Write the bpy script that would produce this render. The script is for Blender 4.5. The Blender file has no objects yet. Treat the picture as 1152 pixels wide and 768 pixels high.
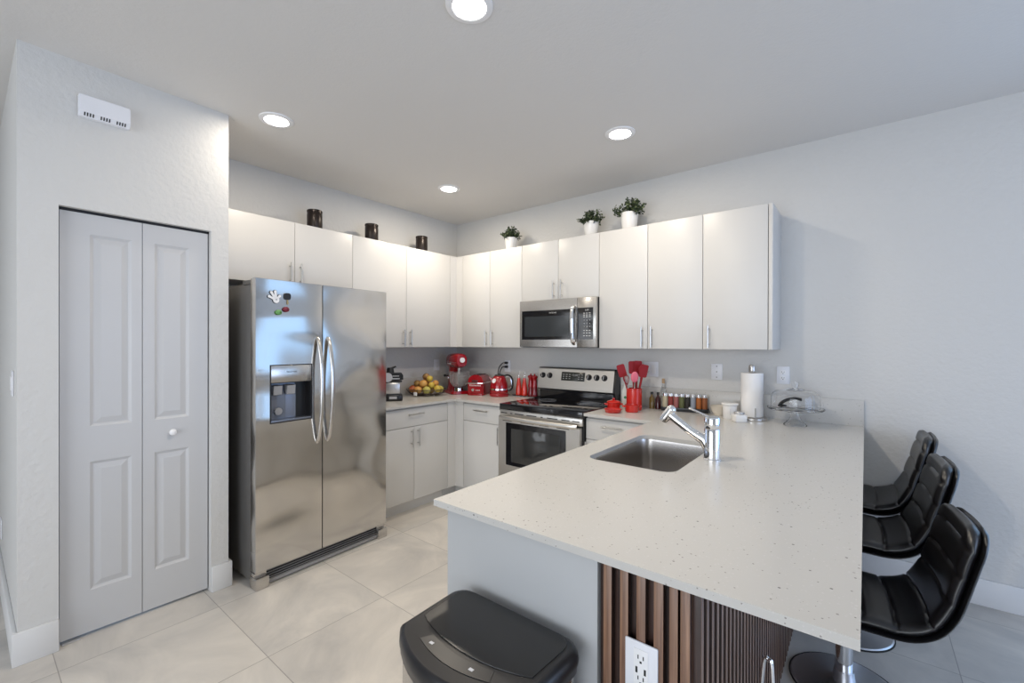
import bpy, bmesh, math, random
from mathutils import Vector, Matrix
random.seed(7)
PI = math.pi
SC = bpy.context.scene
COL = SC.collection

# ------------------------------------------------------------------ camera, world, light, exposure
def setup_camera():
    f, yaw, pitch, roll = 497.494, math.radians(38.8656), math.radians(-.1614), math.radians(.1408)
    cx, cy = 572.727, 388.19
    F = Vector((-math.sin(yaw) * math.cos(pitch), math.cos(yaw) * math.cos(pitch), math.sin(pitch)))
    r0 = Vector((math.cos(yaw), math.sin(yaw), 0)); u0 = r0.cross(F)
    R = r0 * math.cos(roll) + u0 * math.sin(roll); U = -r0 * math.sin(roll) + u0 * math.cos(roll)
    cam = bpy.data.cameras.new('camera'); o = bpy.data.objects.new('camera', cam); COL.objects.link(o)
    m = Matrix((R, U, -F)).transposed().to_4x4(); m.translation = Vector((3.5648, -3.49, 1.4143))
    o.matrix_world = m
    cam.sensor_width = 36; cam.lens = f * 36 / 1152
    cam.shift_x = (576 - cx) / 1152; cam.shift_y = (cy - 384) / 1152
    cam.clip_start = .02
    SC.camera = o
setup_camera()
vs = SC.view_settings
vs.view_transform = 'Standard'; vs.look = 'None'; vs.gamma = 1; vs.use_curve_mapping = False
vs.exposure = -0.36
W = bpy.data.worlds.new('world'); SC.world = W; W.use_nodes = True
W.node_tree.nodes['Background'].inputs[0].default_value = (.42, .65, 1, 1)
W.node_tree.nodes['Background'].inputs[1].default_value = 1.2
CAN_WATT = (24, 7.2, 9, 14)      # nearest the camera, by the refrigerator, by the back wall, corner
def area(name, loc, rot, sx, sy, watt, col, shape='RECTANGLE'):
    l = bpy.data.lights.new(name, 'AREA'); l.shape = shape; l.size = sx; l.size_y = sy; l.energy = watt; l.color = col
    o = bpy.data.objects.new(name, l); COL.objects.link(o); o.location = loc; o.rotation_euler = rot
    return o
area('daylight_side_window', (7.12, -1.9, 1.2), (0, math.radians(90), 0), 2.0, 2.6, 60, (.57, .70, 1))
area('daylight_back_door', (5.6, -.03, 1.08), (math.radians(-90), 0, 0), 2.3, 2.1, 21, (.42, .66, 1))
area('daylight_rear_window', (2.9, -6.92, 1.35), (math.radians(90), 0, 0), 4.2, 2.1, 138, (.95, .975, 1))

# ------------------------------------------------------------------ materials
def mat(name, col, rough=.5, metal=0., bump=None, spec=.5, trans=0., ior=1.45, coat=0., emit=None, aniso=0.):
    m = bpy.data.materials.new(name); m.use_nodes = True
    nt = m.node_tree; b = nt.nodes['Principled BSDF']
    b.inputs['Base Color'].default_value = (*col, 1)
    b.inputs['Roughness'].default_value = rough; b.inputs['Metallic'].default_value = metal
    b.inputs['Specular IOR Level'].default_value = spec
    b.inputs['Transmission Weight'].default_value = trans; b.inputs['IOR'].default_value = ior
    b.inputs['Coat Weight'].default_value = coat
    b.inputs['Anisotropic'].default_value = aniso
    if emit:
        b.inputs['Emission Color'].default_value = (*emit[0], 1); b.inputs['Emission Strength'].default_value = emit[1]
    if bump:
        sc, st, dist, det = bump
        tc = nt.nodes.new('ShaderNodeTexCoord'); n = nt.nodes.new('ShaderNodeTexNoise'); bp = nt.nodes.new('ShaderNodeBump')
        n.inputs['Scale'].default_value = sc; n.inputs['Detail'].default_value = det
        bp.inputs['Strength'].default_value = st; bp.inputs['Distance'].default_value = dist
        nt.links.new(tc.outputs['Object'], n.inputs['Vector']); nt.links.new(n.outputs['Fac'], bp.inputs['Height'])
        nt.links.new(bp.outputs['Normal'], b.inputs['Normal'])
    return m
def nodes(m): return m.node_tree, m.node_tree.nodes, m.node_tree.links, m.node_tree.nodes['Principled BSDF']

M = {}
M['wall'] = mat('wall_paint', (.635, .63, .615), .75, bump=(42, .5, .006, 3))
M['ceiling'] = mat('ceiling_paint', (.71, .695, .675), .9, bump=(60, .3, .004, 3))
M['trim'] = mat('white_trim', (.70, .70, .70), .35)
M['door'] = mat('white_door', (.555, .56, .572), .4)
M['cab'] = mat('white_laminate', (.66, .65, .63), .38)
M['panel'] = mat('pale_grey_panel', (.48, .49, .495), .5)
M['cab_in'] = mat('white_carcass', (.65, .64, .62), .5)
M['white'] = mat('white_plastic', (.85, .85, .86), .3)
M['plate'] = mat('white_plate', (.80, .81, .85), .35)
M['dark'] = mat('dark_slot_and_shadow', (.012, .012, .014), .5)
M['black'] = mat('black_gloss', (.010, .010, .012), .08, coat=.5)
M['black_satin'] = mat('black_satin', (.016, .016, .018), .32)
M['black_plastic'] = mat('black_plastic', (.02, .02, .021), .38, bump=(900, .15, .001, 2))
M['lid_gloss'] = mat('glossy_black_lid', (.018, .018, .019), .22)
M['bronze'] = mat('dark_bronze', (.028, .020, .017), .3, metal=.4)
M['chrome'] = mat('chrome', (.86, .87, .89), .07, metal=1)
M['stool_base'] = mat('brushed_stool_base', (.62, .63, .66), .34, metal=1)
M['nickel'] = mat('brushed_nickel', (.62, .61, .59), .28, metal=1)
M['fridge_side'] = mat('grey_fridge_case', (.16, .155, .15), .38, metal=.5)
M['red'] = mat('red_enamel', (.31, .004, .009), .16, coat=.6)
M['red_pot'] = mat('bright_red_enamel', (.54, .018, .011), .2, coat=.5)
M['red_silicone'] = mat('red_silicone', (.27, .006, .011), .5)
M['pink'] = mat('pink_silicone', (.72, .16, .22), .5)
M['red_oil'] = mat('red_glass', (.72, .035, .015), .12, coat=.5)
M['dark_red'] = mat('dark_red_acrylic', (.20, .008, .014), .12, coat=.5)
M['silver'] = mat('silver_plastic', (.62, .62, .63), .3, metal=.7)
M['grey_plastic'] = mat('grey_plastic', (.30, .30, .31), .4)
M['lightgrey'] = mat('light_grey_plastic', (.55, .56, .60), .35)
M['glass'] = mat('clear_glass', (.99, .995, 1), .0, trans=1, ior=1.33)
M['bowl_glass'] = mat('pale_bowl_glass', (.92, .93, .93), .08, trans=.88, ior=1.3)
M['pane'] = mat('window_glass', (1, 1, 1), .0, trans=1, ior=1.01)
M['paper'] = mat('paper_towel', (.88, .87, .86), .9, bump=(120, .3, .003, 2))
M['ceramic'] = mat('white_ceramic', (.86, .85, .83), .2)
M['cream'] = mat('cream_ceramic', (.80, .73, .62), .3)
M['cork'] = mat('cork', (.45, .31, .18), .8)
M['leaf'] = mat('dark_leaf', (.030, .048, .022), .55)
M['leaf2'] = mat('pale_leaf', (.10, .13, .055), .55)
M['soil'] = mat('soil', (.03, .02, .015), .9)
M['lamp'] = mat('lamp_diffuser', (1, 1, 1), .5, emit=((1, .96, .9), 14))
M['oil_dark'] = mat('dark_oil', (.05, .025, .01), .08, coat=.5)
M['oil_amber'] = mat('amber_oil', (.16, .10, .02), .08, coat=.5)
M['wine'] = mat('dark_vinegar', (.055, .008, .010), .08, coat=.5)
M['display'] = mat('display_glass', (.03, .032, .028), .2)
M['key_mark'] = mat('pale_print', (.55, .55, .54), .5)
M['cavity'] = mat('dispenser_grey', (.20, .22, .27), .22, metal=.5)
M['green_mag'] = mat('green_magnet', (.12, .30, .09), .35)
M['red_mag'] = mat('maroon_magnet', (.17, .012, .03), .35)
M['brass'] = mat('brass', (.45, .33, .16), .35, metal=1)
M['wire'] = mat('dark_wire', (.10, .085, .075), .3, metal=1)
M['kick'] = mat('white_toe_kick', (.74, .73, .71), .5)
M['sink'] = mat('brushed_sink_steel', (.50, .475, .45), .26, metal=1, aniso=.4)
M['label'] = mat('pale_label', (.72, .76, .72), .5)
M['green'] = mat('green_print', (.03, .22, .08), .5)
M['rubber'] = mat('rubber', (.015, .015, .015), .6)
M['outside'] = mat('paving_outside', (.5, .5, .5), .9)

def mk_steel(name, col, rough, warp, an=.55):
    m = mat(name, col, rough, metal=1, aniso=an)
    nt, N, L, b = nodes(m)
    tc = N.new('ShaderNodeTexCoord'); mp = N.new('ShaderNodeMapping'); n = N.new('ShaderNodeTexNoise')
    mp.inputs['Scale'].default_value = (2, 350, 1.5)
    n.inputs['Scale'].default_value = 3; n.inputs['Detail'].default_value = 2
    L.new(tc.outputs['Object'], mp.inputs['Vector']); L.new(mp.outputs['Vector'], n.inputs['Vector'])
    mr = N.new('ShaderNodeMapRange'); mr.inputs['To Min'].default_value = rough - .04; mr.inputs['To Max'].default_value = rough + .05
    L.new(n.outputs['Fac'], mr.inputs['Value']); L.new(mr.outputs['Result'], b.inputs['Roughness'])
    if warp:
        mp2 = N.new('ShaderNodeMapping'); mp2.inputs['Scale'].default_value = (1, 1.6, 3.4)
        w = N.new('ShaderNodeTexNoise'); w.inputs['Scale'].default_value = 1.1; w.inputs['Detail'].default_value = 0
        bp = N.new('ShaderNodeBump'); bp.inputs['Strength'].default_value = warp; bp.inputs['Distance'].default_value = .05
        L.new(tc.outputs['Object'], mp2.inputs['Vector']); L.new(mp2.outputs['Vector'], w.inputs['Vector'])
        L.new(w.outputs['Fac'], bp.inputs['Height']); L.new(bp.outputs['Normal'], b.inputs['Normal'])
    return m
M['steel'] = mk_steel('brushed_steel', (.60, .58, .555), .24, 0)
M['steel_door'] = mk_steel('brushed_steel_door', (.62, .605, .585), .12, .62, 0)
M['range_steel'] = mk_steel('range_steel', (.70, .675, .635), .34, 0)

def mk_floor():
    m = mat('porcelain_tile', (.5, .5, .5), .32)
    nt, N, L, b = nodes(m)
    tc = N.new('ShaderNodeTexCoord'); mp = N.new('ShaderNodeMapping')
    mp.inputs['Location'].default_value = (-.867 + .604 * 20, 2.62 + .607 * 20, 0)
    br = N.new('ShaderNodeTexBrick'); br.offset = 0; br.squash = 1
    br.inputs['Scale'].default_value = 1; br.inputs['Mortar Size'].default_value = .0019; br.inputs['Mortar Smooth'].default_value = .1
    br.inputs['Brick Width'].default_value = .604; br.inputs['Row Height'].default_value = .607
    br.inputs['Color1'].default_value = (.61, .575, .53, 1); br.inputs["Color2"].default_value = (.67, .635, .585, 1)
    br.inputs['Mortar'].default_value = (.36, .34, .315, 1)
    L.new(tc.outputs['Object'], mp.inputs['Vector']); L.new(mp.outputs['Vector'], br.inputs['Vector'])
    n = N.new('ShaderNodeTexNoise'); n.inputs['Scale'].default_value = 1.7; n.inputs['Detail'].default_value = 7; n.inputs['Distortion'].default_value = 1.2
    n.inputs['Roughness'].default_value = .62
    # shift the cloud pattern from tile to tile
    sep = N.new('ShaderNodeSeparateXYZ'); L.new(mp.outputs['Vector'], sep.inputs[0])
    def fl(sock, size, k):
        d = N.new('ShaderNodeMath'); d.operation = 'DIVIDE'; d.inputs[1].default_value = size; L.new(sock, d.inputs[0])
        f = N.new('ShaderNodeMath'); f.operation = 'FLOOR'; L.new(d.outputs[0], f.inputs[0])
        q = N.new('ShaderNodeMath'); q.operation = 'MULTIPLY'; q.inputs[1].default_value = k; L.new(f.outputs[0], q.inputs[0]); return q.outputs[0]
    cb = N.new('ShaderNodeCombineXYZ'); L.new(fl(sep.outputs[0], .604, 3.7), cb.inputs[0]); L.new(fl(sep.outputs[1], .607, 5.3), cb.inputs[1])
    ad = N.new('ShaderNodeVectorMath'); L.new(mp.outputs['Vector'], ad.inputs[0]); L.new(cb.outputs[0], ad.inputs[1])
    L.new(ad.outputs[0], n.inputs['Vector'])
    cr = N.new('ShaderNodeValToRGB'); cr.color_ramp.elements[0].position = .3; cr.color_ramp.elements[0].color = (.72, .73, .75, 1)
    cr.color_ramp.elements[1].position = .72; cr.color_ramp.elements[1].color = (1.12, 1.11, 1.09, 1)
    L.new(n.outputs['Fac'], cr.inputs['Fac'])
    mx = N.new('ShaderNodeMix'); mx.data_type = 'RGBA'; mx.blend_type = 'MULTIPLY'; mx.inputs[0].default_value = 1
    L.new(br.outputs['Color'], mx.inputs[6]); L.new(cr.outputs['Color'], mx.inputs[7])
    L.new(mx.outputs[2], b.inputs['Base Color'])
    return m
M['floor'] = mk_floor()

def mk_quartz():
    m = mat('white_quartz', (.8, .78, .74), .2)
    nt, N, L, b = nodes(m)
    tc = N.new('ShaderNodeTexCoord')
    base = (.58, .565, .535, 1)
    cur = None
    for sc, th, col, seed in ((95, .080, (.32, .30, .28, 1), 0), (48, .050, (.22, .21, .20, 1), 3.3), (150, .14, (.62, .60, .58, 1), 7.7)):
        mp = N.new('ShaderNodeMapping'); mp.inputs['Location'].default_value = (seed, seed, seed)
        v = N.new('ShaderNodeTexVoronoi'); v.inputs['Scale'].default_value = sc
        L.new(tc.outputs['Object'], mp.inputs['Vector']); L.new(mp.outputs['Vector'], v.inputs['Vector'])
        # only some cells carry a speck
        sp = N.new('ShaderNodeSeparateColor'); L.new(v.outputs['Color'], sp.inputs[0])
        g = N.new('ShaderNodeMath'); g.operation = 'GREATER_THAN'; g.inputs[1].default_value = .72; L.new(sp.outputs[0], g.inputs[0])
        sz = N.new('ShaderNodeMath'); sz.operation = 'MULTIPLY'; sz.inputs[1].default_value = th * 3.2; L.new(sp.outputs[1], sz.inputs[0])
        lt = N.new('ShaderNodeMath'); lt.operation = 'LESS_THAN'; L.new(v.outputs['Distance'], lt.inputs[0]); L.new(sz.outputs[0], lt.inputs[1])
        an = N.new('ShaderNodeMath'); an.operation = 'MULTIPLY'; L.new(g.outputs[0], an.inputs[0]); L.new(lt.outputs[0], an.inputs[1])
        mx = N.new('ShaderNodeMix'); mx.data_type = 'RGBA'
        L.new(an.outputs[0], mx.inputs[0])
        if cur is None: mx.inputs[6].default_value = base
        else: L.new(cur, mx.inputs[6])
        mx.inputs[7].default_value = col; cur = mx.outputs[2]
    L.new(cur, b.inputs['Base Color'])
    return m
M['quartz'] = mk_quartz()

def mk_wood(name, a, c, rough):
    m = mat(name, a, rough)
    nt, N, L, b = nodes(m)
    tc = N.new('ShaderNodeTexCoord'); mp = N.new('ShaderNodeMapping'); mp.inputs['Scale'].default_value = (60, 60, 1.6)
    n = N.new('ShaderNodeTexNoise'); n.inputs['Scale'].default_value = 1.6; n.inputs['Detail'].default_value = 6; n.inputs['Distortion'].default_value = .6
    cr = N.new('ShaderNodeValToRGB'); cr.color_ramp.elements[0].position = .32; cr.color_ramp.elements[0].color = (*a, 1)
    cr.color_ramp.elements[1].position = .72; cr.color_ramp.elements[1].color = (*c, 1)
    L.new(tc.outputs['Object'], mp.inputs['Vector']); L.new(mp.outputs['Vector'], n.inputs['Vector'])
    L.new(n.outputs['Fac'], cr.inputs['Fac']); L.new(cr.outputs['Color'], b.inputs['Base Color'])
    b.inputs['Coat Weight'].default_value = .5; b.inputs['Coat Roughness'].default_value = .25
    return m
M['walnut'] = mk_wood('walnut_slat', (.13, .060, .034), (.34, .190, .115), .34)
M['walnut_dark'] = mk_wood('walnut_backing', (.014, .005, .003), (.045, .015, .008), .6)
def mk_leather():
    m = mat('black_leather', (.006, .006, .007), .32, bump=(420, .10, .002, 3), spec=.9)
    return m
M['leather'] = mk_leather()
def mk_fruit(name, a, c):
    m = mat(name, a, .42)
    nt, N, L, b = nodes(m)
    tc = N.new('ShaderNodeTexCoord'); n = N.new('ShaderNodeTexNoise'); n.inputs['Scale'].default_value = 14; n.inputs['Detail'].default_value = 4
    cr = N.new('ShaderNodeValToRGB'); cr.color_ramp.elements[0].position = .38; cr.color_ramp.elements[0].color = (*a, 1)
    cr.color_ramp.elements[1].position = .68; cr.color_ramp.elements[1].color = (*c, 1)
    L.new(tc.outputs['Object'], n.inputs['Vector']); L.new(n.outputs['Fac'], cr.inputs['Fac']); L.new(cr.outputs['Color'], b.inputs['Base Color'])
    return m
FRUIT = [mk_fruit('orange_fruit_skin', (.55, .25, .06), (.62, .36, .10)), mk_fruit('yellow_fruit_skin', (.60, .42, .07), (.50, .38, .06)),
         mk_fruit('brown_fruit_skin', (.30, .15, .06), (.45, .28, .08)), mk_fruit('red_fruit_skin', (.45, .07, .03), (.52, .26, .07)),
         mk_fruit('lime_fruit_skin', (.45, .42, .10), (.55, .47, .12))]
SPICE = [mat('spice_' + n, c, .6) for n, c in (('pale', (.50, .44, .30)), ('red', (.25, .04, .03)), ('rose', (.35, .12, .11)), ('green', (.12, .13, .05)),
         ('dark', (.03, .025, .02)), ('grey', (.30, .33, .38)), ('orange', (.42, .13, .03)), ('brown', (.30, .10, .035)))]

# ------------------------------------------------------------------ builders
class MB:
    def __init__(s): s.bm = bmesh.new()
    def box(s, x0, x1, y0, y1, z0, z1, bev=0., seg=2):
        r = bmesh.ops.create_cube(s.bm, size=1, matrix=Matrix.Translation(((x0 + x1) / 2, (y0 + y1) / 2, (z0 + z1) / 2)) @ Matrix.Diagonal((abs(x1 - x0), abs(y1 - y0), abs(z1 - z0), 1)))
        if bev > 0:
            es = list({e for v in r['verts'] for e in v.link_edges})
            bmesh.ops.bevel(s.bm, geom=es, offset=min(bev, .49 * min(abs(x1 - x0), abs(y1 - y0), abs(z1 - z0))), segments=seg, affect='EDGES', profile=.5)
        return s
    def cyl(s, p0, p1, r0, r1=None, n=24, cap=True):
        r1 = r0 if r1 is None else r1
        p0, p1 = Vector(p0), Vector(p1); d = p1 - p0
        q = d.to_track_quat('Z', 'Y').to_matrix().to_4x4()
        bmesh.ops.create_cone(s.bm, cap_ends=cap, segments=n, radius1=r0, radius2=r1, depth=d.length, matrix=Matrix.Translation((p0 + p1) / 2) @ q)
        return s
    def ball(s, c, rx, ry=None, rz=None, u=20, v=12, rot=None):
        ry = rx if ry is None else ry; rz = rx if rz is None else rz
        m = Matrix.Translation(c)
        if rot is not None: m = m @ rot
        bmesh.ops.create_uvsphere(s.bm, u_segments=u, v_segments=v, radius=1, matrix=m @ Matrix.Diagonal((rx, ry, rz, 1)))
        return s
    def lathe(s, prof, c=(0, 0, 0), n=32, sx=1., sy=1., close=False):
        rings = []
        for (r, z) in prof:
            if r < 1e-6: rings.append([s.bm.verts.new((c[0], c[1], c[2] + z))])
            else: rings.append([s.bm.verts.new((c[0] + sx * r * math.cos(2 * PI * i / n), c[1] + sy * r * math.sin(2 * PI * i / n), c[2] + z)) for i in range(n)])
        pairs = list(zip(rings, rings[1:]))
        if close: pairs.append((rings[-1], rings[0]))
        for a, b in pairs:
            for i in range(n):
                j = (i + 1) % n
                if len(a) == 1 and len(b) == 1: continue
                if len(a) == 1: s.bm.faces.new((a[0], b[j], b[i]))
                elif len(b) == 1: s.bm.faces.new((a[i], a[j], b[0]))
                else: s.bm.faces.new((a[i], a[j], b[j], b[i]))
        return s
    def tube(s, pts, r, n=10, closed=False, flat=None):
        P = [Vector(p) for p in pts]; k = len(P); rings = []; prev = None
        for i in range(k):
            if closed: t = P[(i + 1) % k] - P[i - 1]
            else: t = P[min(i + 1, k - 1)] - P[max(i - 1, 0)]
            t.normalize()
            if prev is None:
                a = Vector((0, 0, 1)) if abs(t.z) < .9 else Vector((1, 0, 0))
                prev = t.cross(a).normalized()
            prev = (prev - t * prev.dot(t)).normalized()
            bnrm = t.cross(prev)
            rr = r[i] if isinstance(r, (list, tuple)) else r
            fl = flat or (1, 1)
            rings.append([s.bm.verts.new(P[i] + prev * rr * fl[0] * math.cos(2 * PI * j / n) + bnrm * rr * fl[1] * math.sin(2 * PI * j / n)) for j in range(n)])
        rng = range(k) if closed else range(k - 1)
        for i in rng:
            a, b = rings[i], rings[(i + 1) % k]
            for j in range(n): s.bm.faces.new((a[j], a[(j + 1) % n], b[(j + 1) % n], b[j]))
        if not closed:
            s.bm.faces.new(list(reversed(rings[0]))); s.bm.faces.new(rings[-1])
        return s
    def prism(s, pts, axis, a0, a1, bev=0.):
        # closed outline in the plane normal to axis, extruded from a0 to a1
        def P(u, v, a): return {'x': (a, u, v), 'y': (u, a, v), 'z': (u, v, a)}[axis]
        A = [s.bm.verts.new(P(u, v, a0)) for u, v in pts]; B = [s.bm.verts.new(P(u, v, a1)) for u, v in pts]
        n = len(pts); fs = [s.bm.faces.new(A), s.bm.faces.new(list(reversed(B)))]
        for i in range(n): fs.append(s.bm.faces.new((A[i], B[i], B[(i + 1) % n], A[(i + 1) % n])))
        bmesh.ops.recalc_face_normals(s.bm, faces=fs)
        if bev:
            es = [e for f in fs[:2] for e in f.edges]
            bmesh.ops.bevel(s.bm, geom=es, offset=bev, segments=2, affect='EDGES')
        return s
    def slab(s, outer, holes, z0, z1, bev=0.):
        es = []
        for loop in [outer] + holes:
            v = [s.bm.verts.new((x, y, z1)) for x, y in loop]
            es += [s.bm.edges.new((v[i], v[(i + 1) % len(v)])) for i in range(len(v))]
        g = bmesh.ops.triangle_fill(s.bm, use_beauty=True, use_dissolve=False, edges=es)
        fs = [f for f in g['geom'] if isinstance(f, bmesh.types.BMFace)]
        e = bmesh.ops.extrude_face_region(s.bm, geom=fs)
        bmesh.ops.translate(s.bm, verts=[v for v in e['geom'] if isinstance(v, bmesh.types.BMVert)], vec=(0, 0, z0 - z1))
        bmesh.ops.recalc_face_normals(s.bm, faces=s.bm.faces[:])
        return s
    def grid(s, rows, closed_u=False, closed_v=False):
        V = [[s.bm.verts.new(p) for p in r] for r in rows]
        nu, nv = len(V), len(V[0])
        for i in range(nu if closed_u else nu - 1):
            for j in range(nv if closed_v else nv - 1):
                s.bm.faces.new((V[i][j], V[i][(j + 1) % nv], V[(i + 1) % nu][(j + 1) % nv], V[(i + 1) % nu][j]))
        return V
    def xf(s, m): bmesh.ops.transform(s.bm, matrix=m, verts=s.bm.verts[:]); return s
    def build(s, name, material, parent=None, loc=(0, 0, 0), rotz=0, sharp=35, recalc=True, **kw):
        if recalc: bmesh.ops.recalc_face_normals(s.bm, faces=s.bm.faces[:])
        me = bpy.data.meshes.new(name); s.bm.to_mesh(me); s.bm.free()
        me.polygons.foreach_set('use_smooth', [True] * len(me.polygons))
        me.set_sharp_from_angle(angle=math.radians(sharp))
        ms = material if isinstance(material, (list, tuple)) else [material]
        for q in ms: me.materials.append(q)
        o = bpy.data.objects.new(name, me); COL.objects.link(o)
        o.location = loc; o.rotation_euler = (0, 0, rotz)
        if parent: o.parent = parent
        for k, v in kw.items(): o[k] = v
        return o

def thing(name, label, cat, loc=(0, 0, 0), rotz=0., group=None):
    o = bpy.data.objects.new(name, None); COL.objects.link(o); o.empty_display_size = .05
    o.location = loc; o.rotation_euler = (0, 0, rotz); o['label'] = label; o['category'] = cat
    if group: o['group'] = group
    return o
def tag(o, label, cat, group=None):
    o['label'] = label; o['category'] = cat
    if group: o['group'] = group
    return o
def struct(o): o['kind'] = 'structure'; return o
def dup(root, loc, rotz, label, group=None):
    r = root.copy(); COL.objects.link(r); r.location = loc; r.rotation_euler = (0, 0, rotz); r['label'] = label
    if group: r['group'] = group
    for ch in list(root.children):
        c = ch.copy(); COL.objects.link(c); c.parent = r
        for g in list(ch.children):
            d = g.copy(); COL.objects.link(d); d.parent = c
    return r
def words(name, text, size, material, parent, m, depth=.0004):
    # lettering as thin raised mesh; text lies in local XY, placed by matrix m
    cu = bpy.data.curves.new(name, 'FONT'); cu.body = text; cu.size = size; cu.align_x = 'CENTER'; cu.align_y = 'CENTER'; cu.extrude = depth; cu.resolution_u = 2
    t = bpy.data.objects.new(name, cu); COL.objects.link(t)
    dg = bpy.context.evaluated_depsgraph_get()
    me = bpy.data.meshes.new_from_object(t.evaluated_get(dg)); bpy.data.objects.remove(t); bpy.data.curves.remove(cu)
    me.transform(m); me.name = name; me.materials.clear(); me.materials.append(material)
    o = bpy.data.objects.new(name, me); COL.objects.link(o); o.parent = parent
    return o
def facing(origin, right, up):
    r, u = Vector(right).normalized(), Vector(up).normalized(); n = r.cross(u)
    m = Matrix((r, u, n)).transposed().to_4x4(); m.translation = Vector(origin); return m
def rrect(x0, x1, y0, y1, r, n=6):
    out = []
    for (cx, cy, a) in ((x1 - r, y1 - r, 0), (x0 + r, y1 - r, 90), (x0 + r, y0 + r, 180), (x1 - r, y0 + r, 270)):
        for i in range(n + 1):
            t = math.radians(a + 90 * i / n); out.append((cx + r * math.cos(t), cy + r * math.sin(t)))
    return out
def spline(P, n):
    # Catmull-Rom through P
    P = [Vector(p) for p in P]; Q = [2 * P[0] - P[1]] + P + [2 * P[-1] - P[-2]]; out = []
    for i in range(1, len(Q) - 2):
        for k in range(n):
            t = k / n; a, b, c, d = Q[i - 1], Q[i], Q[i + 1], Q[i + 2]
            out.append(.5 * ((2 * b) + (c - a) * t + (2 * a - 5 * b + 4 * c - d) * t * t + (3 * b - a - 3 * c + d) * t ** 3))
    out.append(P[-1]); return out

# ------------------------------------------------------------------ the room
ZC, ZK, ST = 2.741, .912, .020
XR_, YR_ = 7.2, -7.0      # side wall and rear wall of the living area
struct(MB().box(-2.4, XR_ + .1, YR_ - .1, .1, -.08, 0).build('floor', M['floor']))
struct(MB().box(-2.4, XR_ + .1, YR_ - .1, .1, ZC, ZC + .08).build('ceiling', M['ceiling']))
w = MB(); w.box(-.1, 4.4, 0, .1, 0, ZC); w.box(6.8, XR_ + .1, 0, .1, 0, ZC); w.box(4.4, 6.8, 0, .1, 2.2, ZC)
struct(w.build('wall_back', M['wall']))
struct(MB().box(-.1, 0, -2.62, 0, 0, ZC).build('wall_left', M['wall']))
# pantry block: front wall with door opening, its return walls
PX, PY0, PY1 = .673, -3.335, -2.509
DY0, DY1, DZ = -3.206, -2.597, 2.05
w = MB()
w.box(PX - .11, PX, PY0, DY0, 0, ZC); w.box(PX - .11, PX, DY1, PY1, 0, ZC); w.box(PX - .11, PX, DY0, DY1, DZ, ZC)
w.box(-.1, PX - .11, PY1 - .10, PY1, 0, ZC)
struct(w.build('wall_pantry', M['wall']))
struct(MB().box(-2.4, PX - .11, PY0, PY0 + .1, 0, ZC).build('wall_hall', M['wall']))
struct(MB().box(-2.5, -2.4, YR_, PY0 + .1, 0, ZC).build('wall_left_far', M['wall']))
# side wall with a glazed door, rear wall with a window (both behind the camera)
w = MB(); w.box(XR_, XR_ + .1, YR_, -3.2, 0, ZC); w.box(XR_, XR_ + .1, -.6, 0, 0, ZC); w.box(XR_, XR_ + .1, -3.2, -.6, 2.25, ZC); w.box(XR_, XR_ + .1, -3.2, -.6, 0, .2)
struct(w.build('wall_right', M['wall']))
w = MB(); w.box(-2.4, .8, YR_ - .1, YR_, 0, ZC); w.box(5.0, XR_, YR_ - .1, YR_, 0, ZC); w.box(.8, 5.0, YR_ - .1, YR_, 0, .3); w.box(.8, 5.0, YR_ - .1, YR_, 2.4, ZC)
struct(w.build('wall_rear', M['wall']))
def glazing(name, pts, axis, at):
    f = MB(); (a0, a1, z0, z1, n) = pts
    for k in range(n + 1):
        c = a0 + (a1 - a0) * k / n; c0, c1 = max(a0, c - .03), min(a1, c + .03)
        if axis == 'x': f.box(at + .03, at + .08, c0, c1, z0, z1)
        else: f.box(c0, c1, at - .08, at - .03, z0, z1)
    for z in (z0, z1 - .06):
        if axis == 'x': f.box(at + .031, at + .079, a0 + .001, a1 - .001, z + .001, z + .059)
        else: f.box(a0 + .001, a1 - .001, at - .079, at - .031, z + .001, z + .059)
    o = struct(f.build(name, M['trim']))
    p = MB()
    if axis == 'x': p.box(at + .05, at + .056, a0, a1, z0, z1)
    else: p.box(a0, a1, at - .056, at - .05, z0, z1)
    p.build('window_pane', M['pane'], o)
glazing('window_1', (-3.2, -.6, .2, 2.25, 2), 'x', XR_)
glazing('door_2', (4.4, 6.8, 0, 2.2, 2), 'y', .11)
glazing('window_2', (.8, 5.0, .3, 2.4, 3), 'y', YR_)
# baseboards
HB, BB = .145, .016
def base_bd(name, x0, x1, y0, y1): return struct(MB().box(x0, x1, y0, y1, 0, HB, .004).build(name, M['trim']))
base_bd('baseboard_back', 3.34, 4.4, -BB, 0)
b = MB(); b.box(PX, PX + BB, PY0 - BB, DY0, 0, HB, .003); b.box(-2.4, PX, PY0 - BB, PY0, 0, HB, .003)
struct(b.build('baseboard_pantry_left', M['trim']))
b = MB(); b.box(PX, PX + BB, DY1, PY1 + BB, 0, HB, .003); b.box(PX - .08, PX, PY1, PY1 + BB, 0, HB, .003)
struct(b.build('baseboard_pantry_right', M['trim']))

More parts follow.
